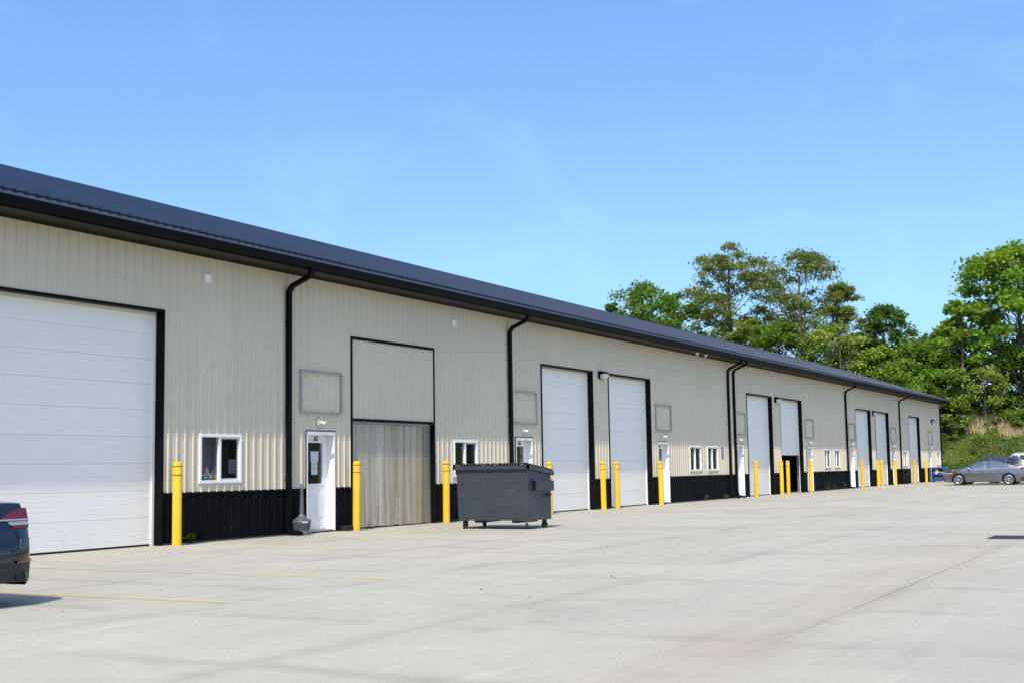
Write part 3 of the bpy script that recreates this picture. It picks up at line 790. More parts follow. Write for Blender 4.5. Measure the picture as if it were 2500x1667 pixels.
wall_lamp(63.14, 4.36, 'black wall lamp between two narrow far doors'); wall_lamp(81.7, 4.33, 'black wall lamp above the last entry door')
def vent(x0, z0):
    e = part('wall_vent', B, (x0, 0, z0))
    MB().box(0, 0.19, -0.05, -0.021, 0, 0.025).box(0, 0.19, -0.05, -0.021, 0.15, 0.175).box(0, 0.025, -0.05, -0.021, 0.025, 0.15).box(0.165, 0.19, -0.05, -0.021, 0.025, 0.15).build('hood', M['white'], e)
    MB().box(0.025, 0.165, -0.034, -0.022, 0.025, 0.15).build('flap', M['door'], e)
vent(4.885, 5.17); vent(14.50, 5.16)
for xc in (32.35, 33.3):
    e = part('security_camera', B, (xc, -0.35, EAVE-0.004))
    MB().lathe([(0.075, 0.0), (0.075, -0.035), (0.065, -0.045)], 16).build('base', M['white'], e, smooth=True)
    MB().lathe([(0.06, -0.045), (0.052, -0.085), (0.03, -0.105), (0.0, -0.112)], 16, cap=False).build('dome', M['lens'], e, smooth=True)

# accessible-parking plate on the wall
e = part('parking_sign', B, (35.92, -0.022, 1.68), 'small blue accessible parking sign on the wall')
MB().box(-0.12, 0.12, -0.006, 0, 0.155, 0.46).build('plate', M['blue'], e)
MB().box(-0.12, 0.12, -0.006, 0, 0.0, 0.145).build('lower_plate', M['blue'], e)
sy = MB()
sy.lathe([(0.022, -0.0095), (0.022, -0.0065)], 12, (-0.015, 0, 0.415), 'y')
def stroke(pts, w=0.013):
    for (xa, za), (xb, zb) in zip(pts[:-1], pts[1:]):
        d = Vector((xb-xa, 0, zb-za)); n_ = Vector((-d.z, 0, d.x)).normalized()*w
        sy.prism([(xa-n_.x, za-n_.z), (xb-n_.x, zb-n_.z), (xb+n_.x, zb+n_.z), (xa+n_.x, za+n_.z)], -0.009, -0.0065)
stroke([(-0.013, 0.385), (-0.008, 0.30)]); stroke([(-0.008, 0.305), (0.04, 0.30), (0.06, 0.235), (0.085, 0.235)]); stroke([(-0.01, 0.35), (0.035, 0.345)], 0.009)
stroke([(-0.03+0.062*math.cos(t), 0.255+0.062*math.sin(t)) for t in np.linspace(2.2, 6.0, 14)], 0.008)
for z in (0.095, 0.05): sy.box(-0.05, 0.05, -0.009, -0.0065, z-0.008, z+0.008)
sy.build('symbol', M['signwhite'], e)
bd = MB()
for z0, z1 in ((0.157, 0.458), (0.002, 0.143)):
    bd.box(-0.118, 0.118, -0.0085, -0.0065, z0, z0+0.004).box(-0.118, 0.118, -0.0085, -0.0065, z1-0.004, z1).box(-0.118, -0.114, -0.0085, -0.0065, z0+0.004, z1-0.004).box(0.114, 0.118, -0.0085, -0.0065, z0+0.004, z1-0.004)
bd.build('border', M['signwhite'], e)

# ------------------------------------------------------------------ gnome figurines on the sill (each a thing)
def gnome(x, tilt, hat, beard, coat, h, lab):
    t = thing('gnome_figurine', lab, 'figurine', (x, 0.19, 1.20), 0)
    MB().lathe([(0.07, 0.0), (0.082, 0.03), (0.075, 0.09), (0.05, 0.13)], 14).build('coat', M[coat], t, smooth=True)
    MB().tube([(0, 0, 0.09), (tilt*0.3, 0, 0.16), (tilt*0.65, 0, 0.16+h*0.5), (tilt, 0, 0.16+h)], [0.078, 0.058, 0.030, 0.004], 12).build('hat', M[hat], t, smooth=True)
    MB().tube([(0, -0.05, 0.125), (0, -0.082, 0.08), (0, -0.086, 0.02)], [0.045, 0.05, 0.012], 10).build('beard', M[beard], t, smooth=True)
    MB().lathe([(0.0, -0.014), (0.012, -0.008), (0.014, 0.0), (0.012, 0.008), (0.0, 0.014)], 8, (0, -0.088, 0.125)).build('nose', M['label'], t, smooth=True)
gnome(5.10, 0.03, 'felt_red', 'felt_white', 'felt_green', 0.21, 'gnome figurine in a red pointed hat behind the first window')
gnome(5.25, -0.02, 'felt_white', 'felt_white', 'felt_grey', 0.15, 'gnome figurine in a short white hat between the two others')
gnome(5.41, 0.12, 'felt_grey', 'felt_yellow', 'felt_yellow', 0.20, 'gnome figurine in grey leaning hat with yellow clothes')

# ------------------------------------------------------------------ bollards
def bollard_proto(h):
    s = MB().lathe([(0.089, 0.0), (0.089, h-0.05), (0.084, h-0.022), (0.066, h-0.006), (0.03, h), (0.0, h+0.001)], 28, cap=False).mesh('sleeve', M['yellow'], smooth=True)
    r = MB().lathe([(0.0892, -0.009), (0.0905, -0.009), (0.0905, 0.009), (0.0892, 0.009)], 28, cap=False).mesh('band', M['band'], smooth=True)
    return s, r
protos = {1.585: bollard_proto(1.585), 1.55: bollard_proto(1.55)}
bl = [(3.89, 1.585, 'nearest yellow bollard, between the big left door and the gnome window'),
 (9.72, 1.585, 'yellow bollard at the left edge of the strip curtain'), (13.67, 1.585, 'yellow bollard between the strip curtain and the dumpster'),
 (19.55, 1.55, 'yellow bollard mostly hidden behind the dumpster'), (23.42, 1.55, 'yellow bollard under the wall lamp, left one of the pair right of the dumpster'),
 (24.50, 1.55, 'yellow bollard at the left edge of the door next to A4'), (28.39, 1.55, 'yellow bollard in front of the door numbered A4'),
 (39.34, 1.55, 'yellow bollard right of the paired downspouts, left edge of its door'), (43.14, 1.55, 'yellow bollard against black wainscot left of the half-raised door'),
 (44.15, 1.55, 'yellow bollard in front of the dark opening of the half-raised door'), (48.05, 1.55, 'yellow bollard right of the half-raised door, by a white entry door'),
 (58.76, 1.55, 'yellow bollard at the narrow door right of the paired small windows'), (62.69, 1.55, 'left one of the two far bollards standing close together'),
 (63.71, 1.55, 'right one of the two far bollards standing close together'), (67.46, 1.55, 'far yellow bollard with a leafy weed to its right'),
 (73.43, 1.55, 'far yellow bollard in front of the last big door'), (77.41, 1.55, 'farthest yellow bollard, beside the blue cart')]
for k, (x, h, lab) in enumerate(bl):
    t = thing('bollard', lab, 'bollard', (x, -0.30, 0), 0, 'yellow bollards along the warehouse')
    s, r = protos[h]; link('sleeve', s, t)
    t.rotation_euler = (random.uniform(-.011, .011), random.uniform(-.011, .011), random.random()*6)
    if k < 16:
        for dz in (0.088, 0.258): link('band', r, t, (0, 0, h-dz))

# ------------------------------------------------------------------ dumpster
D = thing('dumpster', 'dark grey steel dumpster on casters with black lids', 'dumpster', (10.85, -4.19, 0))
L_, DP = 1.83, 1.10; ZB, ZF, ZK = 0.195, 1.44, 1.29
def fx(z): return -0.045*(z-ZB)/1.2      # front face leans out slightly
bd = MB(); T = 0.012
# shell with open top: outer + inner walls
def ring(off, z_front, z_back, zb):
    return None
v = []
def V(x, y, z): v.append((x, y, z)); return len(v)-1
f = []
out_b = [V(fx(ZB), 0, ZB), V(DP, 0, ZB), V(DP, L_, ZB), V(fx(ZB), L_, ZB)]
out_t = [V(fx(ZF), 0, ZF), V(DP, 0, ZK), V(DP, L_+0.0, ZK), V(fx(ZF), L_+0.03, ZF)]
in_t = [V(fx(ZF)+T, T, ZF), V(DP-T, T, ZK), V(DP-T, L_-T, ZK), V(fx(ZF)+T, L_+0.03-T, ZF)]
in_b = [V(T, T, ZB+T), V(DP-T, T, ZB+T), V(DP-T, L_-T, ZB+T), V(T, L_-T, ZB+T)]
for k in range(4):
    j = (k+1) % 4
    f += [(out_b[k], out_b[j], out_t[j], out_t[k]), (out_t[k], out_t[j], in_t[j], in_t[k]), (in_t[k], in_t[j], in_b[j], in_b[k])]
f += [tuple(reversed(out_b)), tuple(in_b)]
bd.v = v; bd.f = f; bd.build('body', M['dumpster'], D, bevel=0.003)
# rim channel round the top
rm = MB(); ro = 0.055
def zr(x): return ZF+(ZK-ZF)*(x-fx(ZF))/(DP-fx(ZF))
fxF = fx(ZF)
rm.prism([(fxF-ro, ZF-0.095), (fxF-0.002, ZF-0.08), (fxF-0.002, ZF+0.004), (fxF-ro, ZF+0.004)], -ro, L_+0.03+ro)
rm.prism([(fxF-ro, ZF-0.085), (DP+ro, ZK-0.095), (DP+ro, ZK+0.0), (fxF-ro, ZF+0.008)], -ro, -0.001)
rm.prism([(fxF-ro, ZF-0.085), (DP+ro, ZK-0.095), (DP+ro, ZK+0.0), (fxF-ro, ZF+0.008)], L_+0.035, L_+0.03+ro)
rm.prism([(DP+0.002, ZK-0.095), (DP+ro, ZK-0.095), (DP+ro, ZK), (DP+0.002, ZK)], -ro, L_+0.03+ro)
rm.build('rim', M['dumpster'], D)
# two ribbed plastic lids
for s in (0, 1):
    ya, yb = (-0.05, 0.925) if s == 0 else (0.94, L_+0.075)
    ld = MB()
    za, zb2 = ZF+0.018, ZK+0.018
    ld.prism([(fxF-0.06, za-0.006), (DP+0.05, zb2-0.006), (DP+0.05, zb2+0.012), (fxF-0.06, za+0.012)], ya, yb)
    n = 6
    for k in range(n):
        yc = ya+(yb-ya)*(k+0.5)/n
        ld.prism([(fxF-0.055, za+0.010), (DP+0.03, zb2+0.010), (DP+0.03, zb2+0.030), (fxF-0.055, za+0.030)], yc-0.042, yc+0.042)
    l_ = ld.build('lid', M['lid'], D)
    for yc in (ya+0.15, yb-0.15):
        MB().box(fxF-0.075, fxF-0.04, yc-0.03, yc+0.03, ZF-0.01, ZF+0.02).build('hinge', M['steel'], l_)
MB().tube([(fxF-0.06, -0.05, ZF+0.012), (fxF-0.06, L_+0.07, ZF+0.012)], 0.012, 8).build('hinge_rod', M['lid'], D)
MB().tube([(DP-0.06, -0.055, ZK-0.06), (DP-0.05, -0.07, ZK+0.02), (DP-0.02, -0.065, ZK+0.115), (DP+0.0, -0.06, ZK+0.12)], 0.007, 6).build('lid_lock_rod', M['steel'], D)
# fork pockets on both ends
for s, y0 in ((-1, 0.0), (1, L_)):
    pk = MB(); xa, xb = 0.17, 1.04; za, zb = 0.845, 1.10; dpt = 0.105
    yo, yi = y0+s*dpt, y0+s*0.004
    t_ = 0.012
    y_lo, y_hi = min(yo, yi), max(yo, yi)
    pk.box(xa, xb, y_lo, y_hi, za, za+t_)                                   # floor
    pk.box(xa, xb, yo-t_/2, yo+t_/2, za+t_, zb-0.05)                         # outer wall
    pk.prism_x([(yo-s*0.006, zb-0.052), (yi, zb), (yi, zb+0.012), (yo-s*0.006, zb-0.038)], xa, xb)   # sloping top
    pk.box(xa, xa+0.006, y_lo, y_lo+0.02, za+t_, zb-0.06)
    p_ = pk.build('fork_pocket', M['dumpster'], D)
    MB().box(xa-0.02, xb-0.02, min(y0+s*0.001, y0+s*0.02), max(y0+s*0.001, y0+s*0.02), za-0.06, za-0.002).build('stiffener', M['dumpster'], p_)
    if s < 0: MB().box(0.42, 0.72, yo-t_/2-0.002, yo-t_/2-0.0005, 0.93, 0.937).build('worn_sticker', M['steel'], p_)
    MB().box(0.86, 0.95, min(y0+s*0.001, y0+s*0.09), max(y0+s*0.001, y0+s*0.09), za-0.12, za-0.062).build('bracket', M['dumpster'], p_)
for ys_ in (0.33, 1.30):
    MB().box(0.06, DP-0.06, ys_, ys_+0.14, ZB-0.055, ZB-0.002).build('skid_channel', M['lid'], D)
def caster(x, y, rz):
    c = part('caster', D, (x, y, 0)); c.rotation_euler = (0, 0, rz)
    MB().box(-0.06, 0.06, -0.05, 0.05, ZB-0.012, ZB-0.001).build('plate', M['steel'], c)
    MB().box(-0.045, 0.05, -0.036, -0.030, 0.06, ZB-0.02).box(-0.045, 0.05, 0.030, 0.036, 0.06, ZB-0.02).box(-0.045, 0.05, -0.036, 0.036, ZB-0.024, ZB-0.012).build('fork', M['lid'], c)
    MB().lathe([(0.035, -0.024), (0.060, -0.024), (0.070, -0.018), (0.075, 0.0), (0.070, 0.018), (0.060, 0.024), (0.035, 0.024)], 20, (0.0, 0, 0.075), 'y').build('wheel', M['rubber'], c, smooth=True)
    MB().lathe([(0.032, -0.028), (0.040, -0.026), (0.040, 0.026), (0.032, 0.028)], 14, (0.0, 0, 0.075), 'y').build('hub', M['steel'], c, smooth=True)
caster(0.10, 0.12, 0.5); caster(0.10, L_-0.12, -0.35); caster(DP-0.12, 0.12, 1.9); caster(DP-0.12, L_-0.12, 0.9)

# ------------------------------------------------------------------ smokers' receptacle, bait box
A = thing('ash_receptacle', 'grey plastic smokers receptacle with slender neck beside door A2', 'ash receptacle', (7.76, -0.25, 0))
MB().lathe([(0.16, 0.0), (0.195, 0.005), (0.197, 0.05), (0.185, 0.065), (0.16, 0.085), (0.155, 0.10)], 32).build('foot', M['ash'], A, smooth=True)
bw = MB().lathe([(0.155, 0.10), (0.17, 0.16), (0.19, 0.235), (0.205, 0.262), (0.205, 0.30), (0.195, 0.315)], 32)
bw_o = bw.build('bowl', M['ash'], A, smooth=True)
fl = MB()
for k in range(28):
    a_ = 2*math.pi*k/28; ca, sa = math.cos(a_), math.sin(a_)
    fl.tube([(0.162*ca, 0.162*sa, 0.115), (0.190*ca, 0.190*sa, 0.225)], 0.0075, 5)
fl.build('fluting', M['ash'], bw_o)
MB().lathe([(0.195, 0.312), (0.20, 0.322), (0.155, 0.345), (0.10, 0.38), (0.062, 0.425), (0.052, 0.45), (0.048, 0.47), (0.043, 0.50)], 32).build('shoulder', M['ash'], A, smooth=True)
MB().lathe([(0.052, 0.49), (0.047, 0.56), (0.034, 0.97), (0.036, 0.985)], 24).build('neck', M['ash'], A, smooth=True)
MB().lathe([(0.036, 0.985), (0.036, 1.085), (0.027, 1.105), (0.0, 1.108)], 24, cap=False).build('cap', M['steel'], A, smooth=True)
lb = MB(); n = 8
for k in range(n):
    a0 = math.radians(222+k*4.5); a1 = math.radians(222+(k+1)*4.5); r = 0.2062
    lb.quad((r*math.cos(a0), r*math.sin(a0), 0.268), (r*math.cos(a1), r*math.sin(a1), 0.268), (r*math.cos(a1), r*math.sin(a1), 0.293), (r*math.cos(a0), r*math.sin(a0), 0.293))
lb.build('sticker', M['label'], A, fix=False)
bt = thing('bait_box', 'low black plastic bait box on the ground between door A2 and the strip curtain', 'bait box', (9.60, -0.15, 0))
MB().prism_x([(-0.12, 0.0), (0.10, 0.0), (0.10, 0.10), (0.06, 0.12), (-0.08, 0.12), (-0.11, 0.09)], -0.19, 0.17).build('tub', M['lid'], bt, bevel=0.006)
MB().box(-0.20, 0.18, -0.13, 0.105, 0.098, 0.108).build('lid', M['lid'], bt)

# ------------------------------------------------------------------ blue cylinder cart
K = thing('gas_cart', 'blue steel cylinder cart with a hazard diamond by the far door', 'cart', (79.6, -0.80, 0), math.pi/2)
w_, d_, h_ = 1.10, 0.62, 1.02
for sx in (-w_/2, w_/2):
    for sy in (-d_/2, d_/2):
        MB().box(sx-0.04, sx+0.04, sy-0.04, sy+0.04, 0.10, h_).build('post', M['cart'], K)
for z in (0.13, 0.52, h_-0.03):
    MB().box(-w_/2+0.041, w_/2-0.041, -d_/2+0.041, d_/2-0.041, z-0.02, z+0.02).build('shelf', M['cart'], K)
    for sy in (-d_/2, d_/2):
        MB().box(-w_/2+0.041, w_/2-0.041, sy-0.035, sy+0.035, z-0.045, z+0.045).build('rail', M['cart'], K)
for sx in (-w_/2+0.12, w_/2-0.12):
    for sy in (-d_/2+0.06, d_/2-0.06):
        MB().lathe([(0.03, -0.025), (0.055, -0.02), (0.055, 0.02), (0.03, 0.025)], 14, (sx, sy, 0.055), 'y').build('wheel', M['rubber'], K, smooth=True)
MB().tube([(-w_/2-0.02, -0.2, h_-0.25), (-w_/2-0.16, -0.2, h_-0.2), (-w_/2-0.16, 0.2, h_-0.2), (-w_/2-0.02, 0.2, h_-0.25)], 0.018, 8).build('handle', M['cart'], K)
dm = part('hazard_diamond', K, (0.16, d_/2+0.05, 0.74), 'four-colour hazard diamond')
q = 0.10
for nm, mt, (cx_, cz) in (('red_field', 'red', (0, q)), ('blue_field', 'blue', (q, 0)), ('yellow_field', 'yellow', (-q, 0)), ('white_field', 'signwhite', (0, -q))):
    g_ = q-0.004
    MB().prism([(cx_, cz-g_), (cx_+g_, cz), (cx_, cz+g_), (cx_-g_, cz)], 0.0, 0.006).build(nm, M[mt], dm)
for z, lab in ((0.66, 'steel gas cylinder lying on the upper shelf of the blue cart'), (0.27, 'steel gas cylinder lying on the lower shelf of the blue cart')):
    c = thing('gas_cylinder', lab, 'gas cylinder', (79.55, -0.80, z), math.pi/2, 'gas cylinders on the blue cart')
    MB().lathe([(0.03, -0.44), (0.08, -0.42), (0.115, -0.36), (0.115, 0.36), (0.09, 0.42), (0.0, 0.43)], 18, (0, 0, 0), 'x', cap=False).build('shell', M['galv'], c, smooth=True)
    MB().tube([(-0.50, 0, 0), (-0.43, 0, 0)], 0.025, 8).build('valve', M['steel'], c)

# ------------------------------------------------------------------ cars
def paint(name, col, metal=0.5, rough=0.32):
    return mat(name, col, rough, metal=metal, coat=1.0, var=0.04, scale=2)
M['tint'] = glass_mat('car_glass', (0.72, 0.80, 0.80), 1.5, 0.16)
M['tint_dark'] = glass_mat('car_dark_glass', (0.10, 0.11, 0.12), 1.5, 0.05)
M['alloy'] = mat('alloy_wheel', (0.55, 0.55, 0.57), 0.3, metal=0.9)
M['chrome'] = mat('chrome', (0.75, 0.76, 0.78), 0.12, metal=1.0)
M['lightred'] = mat('red_tail_lens', (0.11, 0.005, 0.008), 0.12, coat=1.0)
M['lightclear'] = mat('clear_lens', (0.24, 0.24, 0.25), 0.12, coat=1.0)
M['amber'] = mat('amber_lens', (0.55, 0.17, 0.05), 0.15, coat=1.0)
M['blackplastic'] = mat('black_plastic', (0.014, 0.014, 0.015), 0.5, var=0.2)

def mk(tab):
    xs_, ys_ = zip(*tab); return lambda s: float(np.interp(s, xs_, ys_))
class Car:
    def __init__(s, spec):
        s.L = spec['L']; s.zt = mk(spec['top']); s.zb_ = mk(spec['belt']); s.zl_ = mk(spec['low']); s.w = mk(spec['w'])
        s.ax = spec['axles']; s.R = spec['R']; s.spec = spec
    def zb(s, u): return min(s.zb_(u), s.zt(u)-0.012)
    def zl(s, u):
        z = s.zl_(u)
        for a in s.ax:
            d = abs(u-a); r = s.R+0.055
            if d < r: z = max(z, s.R+math.sqrt(r*r-d*d)*0.98)
        return min(z, s.zb(u)-0.05)
    FR = ((0.0, 0.955), (0.06, 0.972), (0.28, 0.992), (0.55, 1.0), (0.80, 0.985), (1.0, 0.952))
    def ring(s, u):
        zl, zb, zt, w = s.zl(u), s.zb(u), s.zt(u), s.w(u); gh = zt-zb
        zlow0 = s.zl_(u); r = []
        for f_, k in s.FR:
            z = zl+(zb-zl)*f_; t_ = (z-zlow0)/max(0.05, zb-zlow0)
            r.append((w*float(np.interp(t_, [q[0] for q in s.FR], [q[1] for q in s.FR])), z))
        wb = r[-1][0]; wr = max(0.05, wb-0.02-min(gh, 0.55)*0.50)
        r.append((wb+(wr-wb)*0.10, zb+gh*0.10)); r.append((wb+(wr-wb)*0.55, zb+gh*0.52)); r.append((wr+0.012, zb+gh*0.86))
        r.append((wr*0.82, zb+gh*0.955)); r.append((wr*0.45, zb+gh*0.99)); r.append((0.0, zt))
        return r
    def build(s, t, body, glass):
        st = sorted(set([round(v, 4) for v in np.linspace(0, s.L, 110)] + [round(v, 4) for v in np.linspace(s.L-0.35, s.L, 14)] + [round(v, 4) for v in np.linspace(0, 0.3, 10)] + [round(a+d, 4) for a in s.ax for d in np.linspace(-s.R-0.056, s.R+0.056, 21)]))
        rings = [s.ring(u) for u in st]; n = len(rings[0]); sp = s.spec
        P = {}
        def add(nm, quad):
            P.setdefault(nm, MB()).quad(*quad)
        for i in range(len(st)-1):
            um = (st[i]+st[i+1])/2; gh = s.zt(um)-s.zb(um)
            for j in range(n-1):
                (wa, za), (wb, zb) = rings[i][j], rings[i][j+1]; (wc, zc), (wd2, zd) = rings[i+1][j+1], rings[i+1][j]
                for sd in (1, -1):
                    q = [(sd*wa, -st[i], za), (sd*wb, -st[i], zb), (sd*wc, -st[i+1], zc), (sd*wd2, -st[i+1], zd)]
                    if sd < 0: q.reverse()
                    nm = 'body'
                    if j in (6, 7):
                        for k, (a, b) in enumerate(sp['side']):
                            if a < um < b and gh > 0.16: nm = 'side_window%d%s' % (k, 'L' if sd < 0 else 'R')
                    if j >= 8:
                        if sp['ws'][0] < um < sp['ws'][1]: nm = 'windshield'
                        if sp['rw'][0] < um < sp['rw'][1]: nm = 'rear_window'
                    add(nm, q)
        for e_, i in ((0, 0), (1, len(st)-1)):     # close nose and tail
            r = rings[i]; pts = [(w, -st[i], z) for w, z in r] + [(-w, -st[i], z) for w, z in reversed(r[:-1])]
            b = P['body']; k = len(b.v); b.v += pts; b.f.append(tuple(k+q for q in range(len(pts))))
        for nm, b in P.items():
            me = bpy.data.meshes.new(nm); me.from_pydata(b.v, [], b.f)
            bm = bmesh.new(); bm.from_mesh(me); bmesh.ops.remove_doubles(bm, verts=bm.verts, dist=1e-4); bmesh.ops.recalc_face_normals(bm, faces=bm.faces); bm.to_mesh(me); bm.free()
            me.polygons.foreach_set('use_smooth', [True]*len(me.polygons)); me.set_sharp_from_angle(angle=math.radians(32))
            me.materials.append(body if nm == 'body' else glass)
            link('side_window' if nm.startswith('side') else nm, me, t)
        # underbody and wheel wells
        MB().box(-0.62, 0.62, -s.L+0.35, -0.35, 0.19, 0.62).build('underbody', M['blackplastic'], t)
        for a in s.ax:
            MB().box(-0.78, 0.78, -a-s.R-0.04, -a+s.R+0.04, 0.35, 0.70).build('wheel_well', M['blackplastic'], t)
            for sd in (1, -1):
                wh = part('wheel', t, (sd*(s.w(a)-0.115), -a, s.R))
                MB().lathe([(s.R*0.66, -0.10), (s.R*0.93, -0.105), (s.R, -0.07), (s.R, 0.07), (s.R*0.93, 0.105), (s.R*0.66, 0.10)], 32, (0, 0, 0), 'x').build('tyre', M['rubber'], wh, smooth=True)
                rm_ = MB().lathe([(s.R*0.60, sd*0.05), (s.R*0.69, sd*0.105), (s.R*0.66, sd*0.112), (s.R*0.60, sd*0.10)], 32, (0, 0, 0), 'x', cap=False)
                rm_.lathe([(0.0, sd*0.104), (0.05, sd*0.102), (0.055, sd*0.07)], 14, (0, 0, 0), 'x', cap=False)
                for k in range(10):
                    an = 2*math.pi*(k//2)/5+(0.13 if k % 2 else -0.13); c_, s_ = math.cos(an), math.sin(an); wv = 0.014
                    p0 = Vector((sd*0.10, 0.03*c_, 0.03*s_)); p1 = Vector((sd*0.104, s.R*0.66*c_, s.R*0.66*s_))
                    rm_.bar([tuple(p0), tuple(p1)], 0.028, 0.02, (0, -s_, c_))
                rm_.build('rim', M['alloy'], wh, smooth=True)
                MB().lathe([(0.0, sd*0.045), (s.R*0.62, sd*0.045)], 20, (0, 0, 0), 'x', cap=False).build('brake_disc', M['blackplastic'], wh)
        # mirrors, handles
        for sd in (1, -1):
            u = sp['mirror']; z = s.zb(u)+0.06; w = s.w(u)
            MB().lathe([(0.0, -0.075), (0.055, -0.065), (0.07, -0.01), (0.065, 0.04), (0.03, 0.055)], 12, (sd*(w+0.07), -u, z), 'y').build('mirror', body, t, smooth=True)
            MB().box(min(sd*(w-0.05), sd*(w+0.05)), max(sd*(w-0.05), sd*(w+0.05)), -u-0.02, -u+0.02, z-0.05, z-0.02).build('mirror_arm', M['blackplastic'], t)
            for u in sp['handles']:
                w = s.w(u)*0.992
                MB().box(min(sd*(w-0.01), sd*(w+0.028)), max(sd*(w-0.01), sd*(w+0.028)), -u-0.09, -u+0.09, s.zb(u)-0.13, s.zb(u)-0.10).build('door_handle', body, t, bevel=0.006)
        return t
    def side_w(s, u, z):
        r = s.ring(u); zz = [p[1] for p in r[:6]]; ww = [p[0] for p in r[:6]]
        return float(np.interp(z, zz, ww))
    def ribbon(s, t, name, mt, rows, u0, wmin, off=0.012, rear=True, label=None, sides=(1, -1)):
        """a lamp or trim strip that follows the body round its rear (or front) corner. rows: heights bottom to top"""
        us = np.linspace(0, s.L, 600)
        def end(z):
            ok = [u for u in us if s.zt(u) >= z+0.0 and s.zl_(u) <= z]
            return max(ok) if rear else min(ok)
        for sd in sides:
            grid = []
            for z in rows:
                e_ = end(z); n = 10; pth = []
                a = u0
                for k in range(n+1):
                    u = a+(e_-a)*k/n
                    pth.append((s.side_w(u, min(z, s.zb(u)))+off*(1 if k < n else 0.6), u+(off*0.6 if k == n else 0)*(1 if rear else -1)))
                wl_ = pth[-1][0]
                for k in range(1, 6):
                    wm_ = wmin[rows.index(z)] if isinstance(wmin, list) else wmin
                    pth.append((wl_+(wm_-wl_)*k/5, e_+off*(1 if rear else -1)))
                grid.append([(sd*w, -u, z) for w, u in pth])
            b = MB(); nn = len(grid[0])
            for i in range(len(grid)-1):
                for k in range(nn-1):
                    q = [grid[i][k], grid[i][k+1], grid[i+1][k+1], grid[i+1][k]]
                    b.quad(*q)
            me = b.mesh(name, mt, smooth=True, fix=False); link(name, me, t, label=label)

SEDAN = dict(L=4.86, R=0.335, axles=(0.96, 3.745),
    top=[(0, .56), (.03, .66), (.12, .73), (.35, .80), (.8, .89), (1.15, .955), (1.32, 1.01), (1.7, 1.24), (2.02, 1.385), (2.25, 1.435), (2.55, 1.455), (2.9, 1.445), (3.3, 1.39), (3.7, 1.265), (4.05, 1.135), (4.2, 1.105), (4.62, 1.075), (4.66, 1.06), (4.70, .98), (4.76, .88), (4.80, .80), (4.82, .68), (4.86, .62)],
    belt=[(0, .50), (.1, .66), (.35, .76), (1.1, .885), (2, .925), (3, .955), (3.8, .99), (4.4, 1.01), (4.62, 1.0), (4.70, .93), (4.78, .80), (4.82, .66), (4.86, .56)],
    low=[(0, .34), (.06, .24), (.3, .19), (4.4, .20), (4.7, .21), (4.80, .235), (4.86, .33)],
    w=[(0, .40), (.02, .50), (.08, .63), (.2, .755), (.45, .85), (.9, .905), (2.4, .912), (3.8, .91), (4.3, .885), (4.6, .84), (4.72, .80), (4.80, .75), (4.84, .67), (4.86, .58)],
    ws=(1.34, 2.0), rw=(3.34, 4.0), side=[(1.52, 2.42), (2.50, 3.28), (3.32, 3.72)], mirror=1.55, handles=(2.28, 3.2))
SUV = dict(L=4.72, R=0.36, axles=(0.92, 3.6),
    top=[(0, .70), (.03, .80), (.12, .90), (.4, .98), (.9, 1.06), (1.15, 1.11), (1.28, 1.17), (1.7, 1.44), (1.95, 1.58), (2.2, 1.645), (2.6, 1.675), (3.3, 1.66), (3.9, 1.61), (4.2, 1.56), (4.36, 1.44), (4.5, 1.24), (4.58, 1.10), (4.64, .92), (4.70, .78), (4.72, .70)],
    belt=[(0, .62), (.12, .84), (.4, .93), (1.1, 1.03), (2, 1.06), (3, 1.09), (3.9, 1.15), (4.4, 1.16), (4.56, 1.06), (4.64, .88), (4.72, .62)],
    low=[(0, .40), (.06, .30), (.3, .25), (4.3, .27), (4.6, .36), (4.72, .48)],
    w=[(0, .42), (.02, .54), (.1, .70), (.25, .82), (.5, .90), (.9, .925), (3.8, .925), (4.2, .90), (4.5, .85), (4.64, .78), (4.70, .68), (4.72, .60)],
    ws=(1.3, 1.92), rw=(4.24, 4.54), side=[(1.48, 2.40), (2.47, 3.24), (3.30, 4.0)], mirror=1.5, handles=(2.25, 3.15))
PAINT_GREY = paint('grey_metallic', (0.18, 0.172, 0.174), 0.8, 0.22); PAINT_DK = paint('dark_grey_metallic', (0.06, 0.062, 0.068), 0.6, 0.25); PAINT_WHITE = paint('white_paint', (0.75, 0.75, 0.76), 0.0); PAINT_NAVY = paint('near_black_blue', (0.006, 0.008, 0.014), 0.15, 0.22)

